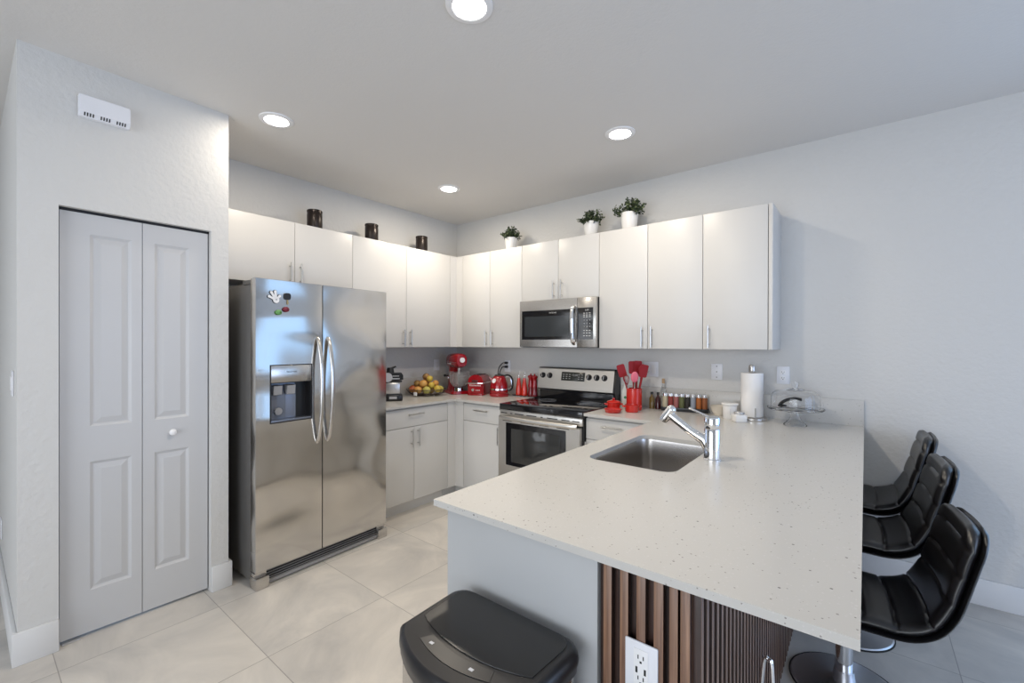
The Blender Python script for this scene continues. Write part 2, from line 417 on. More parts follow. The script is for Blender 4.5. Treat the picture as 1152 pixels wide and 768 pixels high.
# ------------------------------------------------------------------ bifold pantry door (structure)
door = bpy.data.objects.new('door_1', None); COL.objects.link(door); door.location = (PX - .035, 0, 0); struct(door)
def leaf(y0, y1, panels):
    m = MB(); t = .034; z0, z1 = .014, DZ - .013
    # front face at local x=0 with raised panels: frame built as grid of strips around the panels
    m.box(-t, -.008, y0, y1, z0, z1)
    ys = (panels[0][0], panels[0][1])
    for (a, b_) in ((y0, ys[0]), (ys[1], y1)): m.box(-.008, 0, a, b_, z0, z1)
    zs = [z0] + [q for p in panels for q in (p[2], p[3])] + [z1]
    for i in range(0, len(zs), 2): m.box(-.008, 0, ys[0], ys[1], zs[i], zs[i + 1])
    for (a, b_, c, d) in panels:
        # ogee slope into the groove, then the raised field
        def ring(o1, x1, o2, x2):
            A = [(x1, a + o1, c + o1), (x1, b_ - o1, c + o1), (x1, b_ - o1, d - o1), (x1, a + o1, d - o1)]
            B = [(x2, a + o2, c + o2), (x2, b_ - o2, c + o2), (x2, b_ - o2, d - o2), (x2, a + o2, d - o2)]
            va = [m.bm.verts.new(p) for p in A]; vb = [m.bm.verts.new(p) for p in B]
            for i in range(4): m.bm.faces.new((va[i], va[(i + 1) % 4], vb[(i + 1) % 4], vb[i]))
            return vb
        ring(0, 0, .012, -.0078); ring(.012, -.0078, .016, -.0078); vb = ring(.016, -.0078, .040, -.001)
        m.bm.faces.new(vb)
    return m.build('door_leaf', M['door'], door, sharp=12)
P1 = [(-3.096, -2.939, .215, .838), (-3.096, -2.939, 1.009, 1.94)]
P2 = [(-2.846, -2.693, .215, .838), (-2.846, -2.693, 1.009, 1.94)]
leaf(DY0 + .006, -2.898, P1); leaf(-2.895, DY1 - .006, P2)
MB().lathe([(0, .030), (.010, .029), (.016, .024), (.017, .018), (.011, .010), (.007, .004), (.011, 0), (0, 0)], n=24).xf(Matrix.Rotation(PI / 2, 4, 'Y')).build('knob', M['white'], door, (0, -2.770, .934))
MB().box(-.02, .004, DY0 + .002, DY1 - .002, DZ - .012, DZ - .001).build('track', M['dark'], door)
MB().box(-.02, .018, DY0 + .012, DY0 + .075, .001, .007).build('floor_bracket', M['silver'], door)

# ------------------------------------------------------------------ cabinets
HANDLE = {}
def handle(parent, p, axis, out, length=.15, r=.006):
    # bar handle centred at p on the door face; axis 'z' or along-wall axis; out = unit vector off the face
    o = Vector(out); m = MB(); c = Vector(p) + o * .032
    a = {'x': Vector((1, 0, 0)), 'y': Vector((0, 1, 0)), 'z': Vector((0, 0, 1))}[axis]
    m.cyl(c - a * length / 2, c + a * length / 2, r, n=14)
    for s in (-1, 1): m.cyl(Vector(p) + a * s * length * .34, c + a * s * length * .34, r * .8, n=12)
    return m.build('handle', M['nickel'], parent)
G = .0018      # half of the gap between fronts
def upper(label, wall, a0, a1, z0, z1, doors, group='upper cabinets', d=.331):
    # wall 'y': on the back wall (runs along x, faces -y); wall 'x': on the left wall (runs along y, faces +x)
    t = thing('wall_cabinet', label, 'cabinet', ((a0 + a1) / 2, -d / 2, z0) if wall == 'y' else (d / 2, (a0 + a1) / 2, z0), 0, group)
    L = Vector(t.location)
    def bx(m, u0, u1, v0, v1, w0, w1, bev=0):
        # u along wall, v out from wall, w up, world coordinates
        if wall == 'y': m.box(u0 - L.x, u1 - L.x, -v1 - L.y, -v0 - L.y, w0 - L.z, w1 - L.z, bev)
        else: m.box(v0 - L.x, v1 - L.x, u0 - L.y, u1 - L.y, w0 - L.z, w1 - L.z, bev)
        return m
    bx(MB(), a0 + .0008, a1 - .0008, .001, d - .021, z0 + .001, z1).build('body', M['cab_in'], t)
    out = (0, -1, 0) if wall == 'y' else (1, 0, 0)
    for (u0, u1, hu) in doors:
        dr = bx(MB(), u0 + G, u1 - G, d - .0195, d, z0, z1, .0012).build('door', M['cab'], t)
        if hu is not None:
            p = (hu - L.x, -d - L.y, .085) if wall == 'y' else (d - L.x, hu - L.y, .085)
            handle(dr, p, 'z', out)
    return t, bx
ZB, ZT = 1.383, 2.293
upper('white two-door wall cabinet in the back corner, between corner filler and microwave', 'y', .415, 1.164, ZB, ZT, [(.415, .782, .745), (.782, 1.164, .822)])
upper('short white two-door wall cabinet directly above the microwave', 'y', 1.164, 1.929, 1.790, ZT, [(1.164, 1.549, 1.510), (1.549, 1.929, 1.587)])
upper('white two-door wall cabinet immediately right of the microwave', 'y', 1.929, 2.704, ZB, ZT, [(1.929, 2.321, 2.283), (2.321, 2.704, 2.354)])
t, bx = upper('white single-door wall cabinet at the free right end of the run', 'y', 2.704, 3.116, ZB, ZT, [(2.704, 3.091, 2.744)])
bx(MB(), 3.094, 3.116, .001, .331, ZB - .0, ZT, .001).build('end_panel', M['cab'], t)
upper('short white two-door wall cabinet above the refrigerator', 'x', -2.445, -1.497, 1.835, ZT, [(-2.43, -1.963, -2.000), (-1.963, -1.497, -1.926)])
upper('tall white two-door wall cabinet on the left wall beside the refrigerator', 'x', -1.497, -.420, ZB, ZT, [(-1.497, -.959, -.997), (-.959, -.420, -.921)])
# the corner filler of the uppers
f = MB(); f.box(.312, .331, -.418, -.331, ZB, ZT); f.box(.331, .413, -.331, -.312, ZB, ZT); f.box(.004, .312, -.418, -.004, ZB, ZB + .018); f.box(.004, .312, -.418, -.004, ZT - .018, ZT)
tag(f.build('corner_filler', M['cab']), 'narrow white corner filler joining the two runs of wall cabinets', 'filler panel')

def lower(label, wall, a0, a1, drawer, doors, d=.613, hands=True):
    t = thing('base_cabinet', label, 'cabinet', ((a0 + a1) / 2, -d / 2, 0) if wall == 'y' else (d / 2, (a0 + a1) / 2, 0), 0, 'base cabinets')
    L = Vector(t.location)
    def bx(m, u0, u1, v0, v1, w0, w1, bev=0):
        if wall == 'y': m.box(u0 - L.x, u1 - L.x, -v1 - L.y, -v0 - L.y, w0, w1, bev)
        else: m.box(v0 - L.x, v1 - L.x, u0 - L.y, u1 - L.y, w0, w1, bev)
        return m
    bx(MB(), a0 + .0008, a1 - .0008, .003, d - .021, .103, ZK - ST).build('body', M['cab_in'], t)
    bx(MB(), a0 + .0008, a1 - .0008, .003, d - .072, 0, .103).build('toe_kick', M['kick'], t)
    out = (0, -1, 0) if wall == 'y' else (1, 0, 0); ax = 'x' if wall == 'y' else 'y'
    def face(name, u0, u1, z0, z1, hu, hz, hax, length=.15):
        o = bx(MB(), u0 + G, u1 - G, d - .0195, d, z0, z1, .0012).build(name, M['cab'], t)
        p = (hu - L.x, -d - L.y, hz) if wall == 'y' else (d - L.x, hu - L.y, hz)
        handle(o, p, hax, out, length)
    if drawer: face('drawer', drawer[0], drawer[1], .7235, .874, (drawer[0] + drawer[1]) / 2, .826, ax, .162)
    for (u0, u1, hu) in doors: face('door', u0, u1, .106, .7195, hu, .632, 'z')
    return t
lower('white base cabinet with drawer over two doors, beside the refrigerator', 'x', -1.475, -.715, (-1.475, -.715), [(-1.475, -1.095, -1.128), (-1.095, -.715, -1.060)])
lower('white base cabinet with one drawer and one door, left of the range', 'y', .715, 1.178, (.715, 1.178), [(.715, 1.178, 1.142)])
lower('white base cabinet right of the range, its lower door hidden by the peninsula', 'y', 1.972, 2.497, (1.972, 2.40), [(1.972, 2.40, 1.985)])
f = MB(); f.box(.593, .613, -.713, -.613, .103, ZK - ST); f.box(.613, .713, -.613, -.593, .103, ZK - ST)
f.box(.52, .541, -.713, -.541, 0, .103); f.box(.541, .713, -.541, -.52, 0, .103)
tag(f.build('corner_filler', M['cab']), 'white filler in the inside corner between the two base cabinets', 'filler panel')
# peninsula
PEN = thing('peninsula_cabinet', 'white base cabinet carcass of the peninsula with plain pale end panel', 'cabinet', (2.78, -1.4, 0))
def pb(m, x0, x1, y0, y1, z0, z1, bev=0): return m.box(x0 - 2.78, x1 - 2.78, y0 + 1.4, y1 + 1.4, z0, z1, bev)
m = MB(); pb(m, 2.52, 2.535, -2.47, -.62, .10, ZK - ST); pb(m, 3.03, 3.045, -2.47, -.006, .0, ZK - ST); pb(m, 2.535, 3.03, -2.47, -.62, .10, .118)
pb(m, 2.535, 3.03, -1.90, -1.885, .118, ZK - ST); pb(m, 2.535, 3.03, -.95, -.935, .118, ZK - ST)
m.build('body', M['cab_in'], PEN)
pb(MB(), 2.57, 2.585, -2.47, -.62, 0, .10).build('toe_kick', M['kick'], PEN)
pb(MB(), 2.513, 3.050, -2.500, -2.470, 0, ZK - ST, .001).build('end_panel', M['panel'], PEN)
for k, (y0, y1, hy) in enumerate(((-2.47, -2.18, -2.22), (-2.18, -1.89, -2.14), (-1.89, -1.415, -1.45), (-1.415, -.94, -1.38))):
    dr = pb(MB(), 2.50, 2.519, y0 + G, y1 - G, .106, .874, .001).build('door', M['cab'], PEN)
    handle(dr, (2.50 - 2.78, hy + 1.4, .75), 'z', (-1, 0, 0))
# knee wall behind the peninsula carrying the slatted cladding
struct(MB().box(3.052, 3.262, -2.474, -.001, 0, ZK - ST - .002).build('wall_peninsula', M['wall']))
sl = thing('slatted_wood_panel', 'dark walnut vertical slat cladding wrapped round the end and back of the peninsula', 'wall panel', (3.24, -1.25, 0))
def sb(m, x0, x1, y0, y1, z0, z1, bev=0): return m.box(x0 - 3.24, x1 - 3.24, y0 + 1.25, y1 + 1.25, z0, z1, bev)
m = MB(); sb(m, 3.0515, 3.2725, -2.484, -2.475, 0, ZK - ST - .001); sb(m, 3.263, 3.2725, -2.475, -.002, 0, ZK - ST - .001)
m.build('backing', M['walnut_dark'], sl)
m = MB()
for x0, x1 in ((3.068, 3.090), (3.111, 3.132), (3.152, 3.174), (3.193, 3.215), (3.228, 3.247), (3.252, 3.273)): sb(m, x0 - (.0 if x0 > 3.06 else 0), x1, -2.504, -2.484, 0, ZK - ST - .001, .0012)
y = -2.490
while y < -.03:
    sb(m, 3.2725, 3.2925, y, y + .019, 0, ZK - ST - .001, .0012); y += .0436
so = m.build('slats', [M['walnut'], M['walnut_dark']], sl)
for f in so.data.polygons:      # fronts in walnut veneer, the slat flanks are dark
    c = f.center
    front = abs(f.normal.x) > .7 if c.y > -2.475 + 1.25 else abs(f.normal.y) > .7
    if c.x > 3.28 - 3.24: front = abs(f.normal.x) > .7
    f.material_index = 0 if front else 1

# worktops
SX0, SX1, SY0, SY1 = 2.600, 2.985, -1.752, -1.098
ct = MB().slab([(1.972, -.003), (1.972, -.649), (2.479, -.649), (2.479, -2.530), (3.560, -2.530), (3.560, -.003)], [rrect(SX0, SX1, SY0, SY1, .055)], ZK - ST, ZK)
tag(ct.build('countertop', M['quartz'], sharp=20), 'white speckled quartz countertop of the peninsula with sink cutout', 'countertop')
ct = MB().slab([(.003, -.003), (.003, -1.490), (.649, -1.490), (.649, -.649), (1.180, -.649), (1.180, -.003)], [], ZK - ST, ZK)
tag(ct.build('countertop', M['quartz'], sharp=20), 'white speckled L-shaped corner countertop left of the range', 'countertop')
bs = MB(); bs.box(1.972, 3.560, -.0205, -.001, ZK, 1.073, .001)
tag(bs.build('backsplash', M['quartz']), 'white quartz upstand along the back wall right of the range', 'backsplash')
bs = MB(); bs.box(.0005, .0205, -1.490, -.0005, ZK, 1.073, .001); bs.box(.0205, 1.180, -.0205, -.001, ZK, 1.073, .001)
tag(bs.build('backsplash', M['quartz']), 'white quartz upstand round the corner behind mixer and kettle', 'backsplash')

# sink
sk = thing('sink', 'brushed steel undermount sink in the peninsula counter', 'sink', ((SX0 + SX1) / 2, (SY0 + SY1) / 2, ZK - ST))
hx, hy = (SX1 - SX0) / 2, (SY1 - SY0) / 2
def rr3(ix, z, r): return [(x, y_, z) for x, y_ in rrect(-hx - .003 + ix, hx + .003 - ix, -hy - .003 + ix, hy + .003 - ix, r, 8)]
m = MB()
rows = [rr3(-.02, -.0015, .07), rr3(0, -.0015, .058), rr3(.002, -.012, .058), rr3(.006, -.10, .058), rr3(.010, -.165, .056), rr3(.018, -.190, .05), rr3(.04, -.203, .04), rr3(.10, -.207, .03), rr3(.165, -.209, .01)]
V = m.grid(rows, closed_v=True); m.bm.faces.new(V[-1])
V2 = m.grid([rr3(-.02, -.0045, .07), rr3(-.004, -.0045, .06), rr3(-.002, -.10, .06), rr3(.004, -.19, .06), rr3(.03, -.212, .05), rr3(.165, -.215, .01)], closed_v=True); m.bm.faces.new(V2[-1])
for i in range(len(V[0])): m.bm.faces.new((V[0][i], V[0][(i + 1) % len(V[0])], V2[0][(i + 1) % len(V[0])], V2[0][i]))
m.build('basin', M['sink'], sk)
MB().lathe([(0, -.2045), (.018, -.2045), (.030, -.207), (.044, -.2045), (.045, -.209), (0, -.210)], n=28).build('drain', M['chrome'], sk)

# faucet
fc = thing('faucet', 'chrome single-lever faucet with slanted pull-out spout beside the sink', 'faucet', (3.046, -1.435, ZK))
m = MB(); m.lathe([(0, 0), (.036, 0), (.036, .006), (.0325, .009), (.0325, .134), (.0315, .136), (.0, .136)], n=36); m.build('body', M['chrome'], fc)
m = MB(); m.lathe([(0, .137), (.0315, .137), (.0325, .139), (.0325, .182), (.030, .187), (0, .188)], n=36)
m.build('handle_cap', M['chrome'], fc)
m = MB(); m.tube([(-.012, 0, .184), (-.05, 0, .199), (-.098, 0, .2175)], [.0062, .0058, .0052], n=12, flat=(1, .8)); m.build('lever', M['chrome'], fc)
m = MB(); m.tube([(-.004, 0, .022), (-.018, 0, .050), (-.034, 0, .083), (-.09, 0, .114), (-.150, 0, .155), (-.186, 0, .181)], [.018, .021, .023, .0185, .0185, .019], n=20)
m.build('spout', M['chrome'], fc)
m = MB(); dz = Vector((-.45, 0, -.62)).normalized(); c = Vector((-.188, 0, .186))
m.cyl(c - dz * .018, c + dz * .030, .0215, .0225, n=24); m.cyl(c + dz * .030, c + dz * .045, .0205, .019, n=24); m.ball(c - dz * .018, .0215, u=24, v=12)
m.build('spray_head', M['chrome'], fc)
MB().cyl(c + dz * .0451, c + dz * .0475, .0145, n=20).build('aerator', M['dark'], fc)

# ------------------------------------------------------------------ refrigerator
FR = thing('refrigerator', 'stainless steel side-by-side refrigerator with ice dispenser, between pantry and cabinets', 'refrigerator', (.862, -2.436, 0), math.radians(2.3))
FW, SEAM = .912, .410
MB().box(-.735, -.072, .006, FW - .006, .035, 1.757, .006).build('case', M['fridge_side'], FR)
MB().box(-.70, -.10, .03, FW - .03, 1.757, 1.772, .004).build('top_cover', M['fridge_side'], FR)
def fdoor(y0, y1, hole=None):
    m = MB(); z0, z1 = .098, 1.788
    # door skin bows gently outwards across its width, edges rounded
    def fx(y_): t = (y_ - y0) / (y1 - y0); return -.003 + .003 * (1 - (2 * t - 1) ** 4)
    if hole is None:
        ys = [y0 + (y1 - y0) * i / 20 for i in range(21)]
        out = [(-.066, y0)] + [(fx(q), q) for q in ys] + [(-.066, y1)]
        m.prism([(a, b_) for a, b_ in out], 'z', z0, z1)
    else:
        h0, h1, q0, q1 = hole
        def strip(ya, yb, za, zb):
            ys = [ya + (yb - ya) * i / 10 for i in range(11)]
            m.prism([(-.066, ya)] + [(fx(q), q) for q in ys] + [(-.066, yb)], 'z', za, zb)
        strip(y0, y1, z0, q0); strip(y0, y1, q1, z1); strip(y0, h0, q0, q1); strip(h1, y1, q0, q1)
        bmesh.ops.remove_doubles(m.bm, verts=m.bm.verts[:], dist=.0002)
    return m
HO = (.084, .333, .946, 1.284)
dl = fdoor(.002, SEAM - .003, HO).build('door', M['steel_door'], FR, sharp=25)
dr = fdoor(SEAM + .003, FW - .002).build('door', M['steel_door'], FR, sharp=25)
for o, y0, y1 in ((dl, .002, SEAM - .003), (dr, SEAM + .003, FW - .002)):
    MB().box(-.0715, -.0665, y0 + .006, y1 - .006, .105, 1.78).build('gasket', M['dark'], o)
    MB().box(-.05, -.008, y0 + .002, y1 - .002, 1.788, 1.791).build('top_cap', M['grey_plastic'], o)
for o, yc in ((dl, SEAM - .036), (dr, SEAM + .036)):
    pts = spline([(-.004, yc, .785), (.022, yc, .83), (.050, yc, .96), (.058, yc, 1.12), (.050, yc, 1.28), (.022, yc, 1.41), (-.004, yc, 1.452)], 6)
    m = MB(); m.tube(pts, .0125, n=14, flat=(1.0, .8)); m.build('handle', M['steel'], o)
# dispenser
m = MB(); m.box(-.012, .003, HO[0] + .001, HO[1] - .001, 1.182, HO[3] - .001, .003); m.build('control_panel', M['steel'], dl)
words('panel_lettering', 'FRIGIDAIRE', .0125, M['dark'], dl, facing((.0034, .208, 1.243), (0, 1, 0), (0, 0, 1)))
fr_ = MB(); 
for (a, b_, c_, d_) in ((HO[0] - .004, HO[0], HO[2] - .004, HO[3] + .004), (HO[1], HO[1] + .004, HO[2] - .004, HO[3] + .004), (HO[0], HO[1], HO[2] - .004, HO[2]), (HO[0], HO[1], HO[3], HO[3] + .004)): fr_.box(-.01, .002, a, b_, c_, d_)
fr_.build('dispenser_trim', M['dark'], dl)
m = MB(); a, b_, c_, d_ = HO[0] + .001, HO[1] - .001, HO[2] + .001, 1.181
# open recess: back, sides, roof, floor
m.box(-.064, -.060, a, b_, c_, d_); m.box(-.06, -.001, a, a + .003, c_, d_); m.box(-.06, -.001, b_ - .003, b_, c_, d_); m.box(-.06, -.001, a, b_, d_ - .003, d_)
m.build('recess', M['black_satin'], dl)
m = MB(); m.box(-.06, .002, a, b_, c_, c_ + .012, .003); m.build('drip_tray', M['cavity'], dl)
rows = []
for i in range(9):
    z = c_ + .014 + (d_ - c_ - .03) * i / 8
    rows.append([(-.058 + .018 * (2 * j / 10 - 1) ** 2, a + .008 + (.16) * j / 10, z) for j in range(11)])
m = MB(); m.grid(rows); m.box(-.058, -.056, a + .006, a + .17, c_ + .012, d_ - .006); m.build('splash_plate', M['cavity'], dl)
for yc in (.135, .215):
    m = MB(); m.prism([(-.05, 1.165), (-.015, 1.160), (-.022, 1.108), (-.030, 1.104), (-.05, 1.13)], 'y', yc - .025, yc + .025); m.build('paddle', M['grey_plastic'], dl)
MB().cyl((-.052, .150, 1.005), (-.040, .150, 1.005), .022, n=24).build('nozzle_ring', M['grey_plastic'], dl)
# hinge covers, grille and feet
for y0, y1 in ((.008, .11), (FW - .11, FW - .008)):
    MB().box(-.19, -.02, y0, y1, 1.758, 1.786, .006).build('hinge_cover', M['fridge_side'], FR)
m = MB(); m.box(-.055, -.040, .07, FW - .07, .022, .092)
g = m.build('kick_grille', M['black_satin'], FR)
m = MB()
for k in range(4): m.box(-.040, -.034, .072, FW - .072, .031 + k * .015, .034 + k * .015)
m.box(-.040, -.016, .07, FW - .07, .008, .024, .002)
m.build('louvre', M['grey_plastic'], g)
for y0, y1 in ((-.002, .075), (FW - .075, FW + .002)):
    m = MB(); m.box(-.07, .008, y0, y1, 0, .068, .006); m.box(-.07, -.02, y0 + .004, y1 - .004, .068, .090, .003); m.build('foot_cover', M['grey_plastic'] if False else M['steel'], FR)
# magnets on the left door (in the frame of the refrigerator)
FM = Matrix.Translation((.862, -2.436, 0)) @ Matrix.Rotation(math.radians(2.3), 4, 'Z')
def on_door(y_, z, x_=-.0008): return FM @ Vector((x_, y_, z))
RZ = math.radians(2.3)
mg = thing('hand_magnet', 'white open hand magnet with dark edge on the refrigerator door', 'magnet', on_door(.107, 1.682), RZ)
def hand_shape(r_add, x0, x1, mt, nm):
    m = MB()
    c = (0, 0, 0)
    m.cyl((x0, .006, -.012), (x1, .006, -.012), .0185 + r_add, n=20)
    for (dy, dz_, L_) in ((-.034, .006, 1), (-.022, .030, 1), (.000, .036, 1), (.026, .012, 1)):
        n_ = 7
        for k in range(n_ + 1):
            t_ = .35 + .65 * k / n_
            m.cyl((x0 + .0001 * k, .006 + (dy - .006) * t_, -.012 + (dz_ + .012) * t_), (x1 + .0001 * k, .006 + (dy - .006) * t_, -.012 + (dz_ + .012) * t_), .0068 + r_add + .0012 * (k == n_), n=12)
    return m.build(nm, mt, mg)
hand_shape(.0022, .001, .005, M['dark'], 'backing'); hand_shape(0, .0051, .0075, M['white'], 'hand')
MB().cyl((.0076, .006, -.010), (.0085, .006, -.010), .004, n=12).build('palm_mark', M['grey_plastic'], mg)
mg = thing('key_magnet', 'black key-shaped magnet with brass blade on the refrigerator door', 'magnet', on_door(.179, 1.690), RZ)
m = MB(); m.prism(rrect(-.020, .020, -.014, .026, .014), 'x', .001, .009); m.build('key_head', M['black_satin'], mg)
m = MB(); m.box(.002, .006, -.002, .006, -.042, -.012); m.box(.002, .006, .004, .009, -.036, -.030); m.build('key_blade', M['brass'], mg)
for nm, lab, y_, z, mt in (('oval_magnet', 'green oval magnet low on the left door of the refrigerator', .126, 1.598, 'green_mag'), ('oval_magnet', 'dark red oval magnet above and right of the green one', .170, 1.618, 'red_mag')):
    q = thing(nm, lab, 'magnet', on_door(y_, z), RZ, 'oval magnets')
    MB().ball((.009, 0, 0), .008, .0195, .0155).build('body', M[mt], q)
    MB().cyl((.015, .006, 0), (.0178, .006, 0), .0035, n=12).build('pull', M['dark'], q)

# ------------------------------------------------------------------ range
RG = thing('electric_range', 'stainless steel electric range with black glass top and rear control panel', 'stove', (1.576, -.34, 0))
def rb(m, x0, x1, y0, y1, z0, z1, bev=0): return m.box(x0 - 1.576, x1 - 1.576, y0 + .34, y1 + .34, z0, z1, bev)
RX0, RX1 = 1.1835, 1.9685
rb(MB(), RX0 + .002, RX1 - .002, -.640, -.03, .03, .875).build('body', M['black_satin'], RG)
for x in (1.22, 1.93):
    for y_ in (-.6, -.08): MB().cyl((x - 1.576, y_ + .34, 0), (x - 1.576, y_ + .34, .03), .018, n=12).build('levelling_foot', M['rubber'], RG)
ck = rb(MB(), RX0, RX1, -.662, -.075, .872, .921, .006).build('cooktop', M['black'], RG)
for (x, y_, r) in ((1.37, -.50, .105), (1.79, -.50, .085), (1.37, -.22, .075), (1.79, -.22, .105)):
    MB().lathe([(r - .0012, .9212), (r + .0012, .9212), (r + .0012, .9216), (r - .0012, .9216)], (x - 1.576, y_ + .34, 0), 40, close=True).build('burner_ring', M['grey_plastic'], ck)
rb(MB(), RX0 + .002, RX1 - .002, -.667, -.655, .867, .873).build('front_trim', M['steel'], ck)
# vent strip with slots
vt = rb(MB(), RX0 + .004, RX1 - .004, -.660, -.640, .815, .8665, .002).build('vent_strip', M['range_steel'], RG)
for x0, x1 in ((1.20, 1.265), (1.30, 1.32), (1.345, 1.435), (1.465, 1.56), (1.60, 1.62), (1.66, 1.755), (1.79, 1.86), (1.885, 1.945)): rb(MB(), x0, x1, -.6615, -.659, .842, .849).build('vent_slot', M['dark'], vt)
# oven door
m = MB(); DX0, DX1, DZ0, DZ1 = RX0 + .006, RX1 - .012, .170, .800
WX0, WX1, WZ0, WZ1 = 1.268, 1.842, .425, .772
rb(m, DX0, DX1, -.680, -.641, DZ0, WZ0); rb(m, DX0, DX1, -.680, -.641, WZ1, DZ1); rb(m, DX0, WX0, -.680, -.641, WZ0, WZ1); rb(m, WX1, DX1, -.680, -.641, WZ0, WZ1)
bmesh.ops.remove_doubles(m.bm, verts=m.bm.verts[:], dist=.0001)
od = m.build('oven_door', M['range_steel'], RG)
rb(MB(), WX0, WX1, -.678, -.660, WZ0, WZ1).build('window_border', M['black'], od)
rb(MB(), WX0 + .055, WX1 - .055, -.6795, -.678, WZ0 + .03, WZ1 - .045, .0006).build('window', mat('oven_window', (.035, .036, .036), .06, coat=.3), od)
m = MB(); xs = [DX0 + .02 + (DX1 - DX0 - .04) * i / 24 for i in range(25)]
m.tube([(x - 1.576, -.690 + .34 - .035 * math.sin(PI * min(1, max(0, (x - xs[0]) / (xs[-1] - xs[0])))) ** .45, .812) for x in xs], .011, n=14, flat=(.75, 1.5)); m.build('handle', M['range_steel'], od)
for x0, x1 in ((1.235, 1.33), (1.42, 1.55), (1.60, 1.69), (1.76, 1.87)): rb(MB(), x0, x1, -.6812, -.679, .783, .788).build('handle_shadow', M['dark'], od)  # thin dark strips that paint the shadow under the handle onto the door
m = MB(); rb(m, DX0, DX1, -.672, -.641, .045, .163, .003); m.build('drawer', M['range_steel'], RG)
# backguard
bg = rb(MB(), RX0 + .004, RX1 - .002, -.078, -.024, .875, .992).build('backguard', M['black'], RG)
m = MB(); m.prism([(-.082 + .34, .993), (-.122 + .34, 1.012), (-.118 + .34, 1.030), (-.086 + .34, 1.190), (-.078 + .34, 1.197), (-.024 + .34, 1.197), (-.024 + .34, .993)], 'x', RX0 + .004 - 1.576, RX1 - .022 - 1.576)
cp = m.build('control_panel', M['range_steel'], RG)
m = MB(); m.prism([(-.084 + .34, .93), (-.124 + .34, 1.010), (-.088 + .34, 1.192), (-.080 + .34, 1.201), (-.022 + .34, 1.201), (-.022 + .34, .93)], 'x', RX1 - .0215 - 1.576, RX1 - .002 - 1.576)
rb(m, RX0 + .004, RX1 - .002, -.080, -.022, 1.1975, 1.202); m.build('end_cap', M['black_satin'], RG)
tl = math.atan2(.032, .16); nrm = Vector((0, -math.cos(tl), math.sin(tl))); upv = Vector((0, math.sin(tl), math.cos(tl)))
def cpt(x, z): return Vector((x - 1.576, -.118 + .34 + .032 * (z - 1.030) / .16, z))
for x in (1.238, 1.314, 1.716, 1.789, 1.862):
    p = cpt(x, 1.128); m = MB(); m.cyl(p, p + nrm * .008, .026, .025, n=24); m.cyl(p + nrm * .008, p + nrm * .024, .020, .017, n=24)
    k = m.build('knob', M['black_satin'], cp)
    q = MB(); q.bm.verts.ensure_lookup_table(); q.box(-.0025, .0025, -.002, .002, -.016, .016); q.xf(Matrix.Translation(p + nrm * .0245) @ Matrix.Rotation(-tl, 4, 'X') @ Matrix.Rotation(.4 * (x > 1.5) - .3, 4, 'Y')); q.build('pointer', M['silver'], k)
m = MB(); m.box(-.118, .118, -.002, .003, -.039, .039, .001); m.xf(Matrix.Translation(cpt(1.556, 1.128)) @ Matrix.Rotation(-tl, 4, 'X')); ds = m.build('display', M['display'], cp)
R3 = lambda x, z: facing(cpt(x, z) + nrm * .0034, (1, 0, 0), upv)
m = MB()
for i in range(7):
    for j in range(3):
        if 3 <= i <= 4: continue
        c = cpt(1.462 + i * .031, 1.108 + j * .018) + nrm * .0025
        q = bmesh.ops.create_cube(m.bm, size=1, matrix=Matrix.Translation(c) @ Matrix.Rotation(-tl, 4, 'X') @ Matrix.Diagonal((.017, .0012, .004, 1)))
m.build('keypad_print', M['key_mark'], ds)
words('clock_digits', '12:00', .026, M['key_mark'], ds, R3(1.575, 1.140))

# ------------------------------------------------------------------ microwave
MW = thing('microwave_oven', 'stainless over-the-range microwave with black window under the cabinets', 'microwave', (1.555, -.20, 1.386))
X0, X1, MZ0, MZ1, YF = 1.184, 1.928, 1.390, 1.787, -.385
def mb(m, x0, x1, y0, y1, z0, z1, bev=0): return m.box(x0 - 1.555, x1 - 1.555, y0 + .20, y1 + .20, z0 - 1.386, z1 - 1.386, bev)
mb(MB(), X0 + .003, X1 - .001, YF + .035, -.004, MZ0 + .006, MZ1).build('case', M['black_satin'], MW)
mb(MB(), X0 + .02, X1 - .02, YF + .02, -.03, MZ0 - .004, MZ0 + .006).build('underside', M['dark'], MW)
XD = 1.762
WX0, WX1, WZ0, WZ1 = 1.207, 1.712, 1.452, 1.700
m = MB(); mb(m, X0, XD, YF, YF + .034, WZ1, MZ1); mb(m, X0, XD, YF, YF + .034, MZ0, WZ0); mb(m, X0, WX0, YF, YF + .034, WZ0, WZ1); mb(m, WX1 + .035, XD, YF, YF + .034, WZ0, WZ1)
bmesh.ops.remove_doubles(m.bm, verts=m.bm.verts[:], dist=.0001)
md = m.build('door', M['steel'], MW)
mb(MB(), WX0, WX1 + .035, YF + .001, YF + .03, WZ0, WZ1).build('window', M['black'], md)
mb(MB(), WX0 + .03, WX1 - .03, YF + .0002, YF + .001, WZ0 + .025, WZ1 - .05).build('mesh_screen', mat('microwave_mesh', (.035, .04, .045), .08, coat=.4), md)
words('door_lettering', 'FRIGIDAIRE', .0145, M['key_mark'], md, facing((1.530 - 1.555, YF + .0006 + .2, 1.676 - 1.386), (1, 0, 0), (0, 0, 1)))
pts = spline([(1.732, YF + .004, 1.725), (1.736, YF - .030, 1.708), (1.738, YF - .044, 1.64), (1.738, YF - .046, 1.575), (1.738, YF - .044, 1.51), (1.736, YF - .030, 1.436), (1.734, YF + .004, 1.412)], 6)
m = MB(); m.tube([(p.x - 1.555, p.y + .2, p.z - 1.386) for p in pts], .011, n=14, flat=(1.25, .8)); m.build('handle', M['chrome'], md)
cpn = mb(MB(), XD + .002, X1, YF, YF + .034, MZ0, MZ1, .0015).build('control_panel', M['steel'], MW)
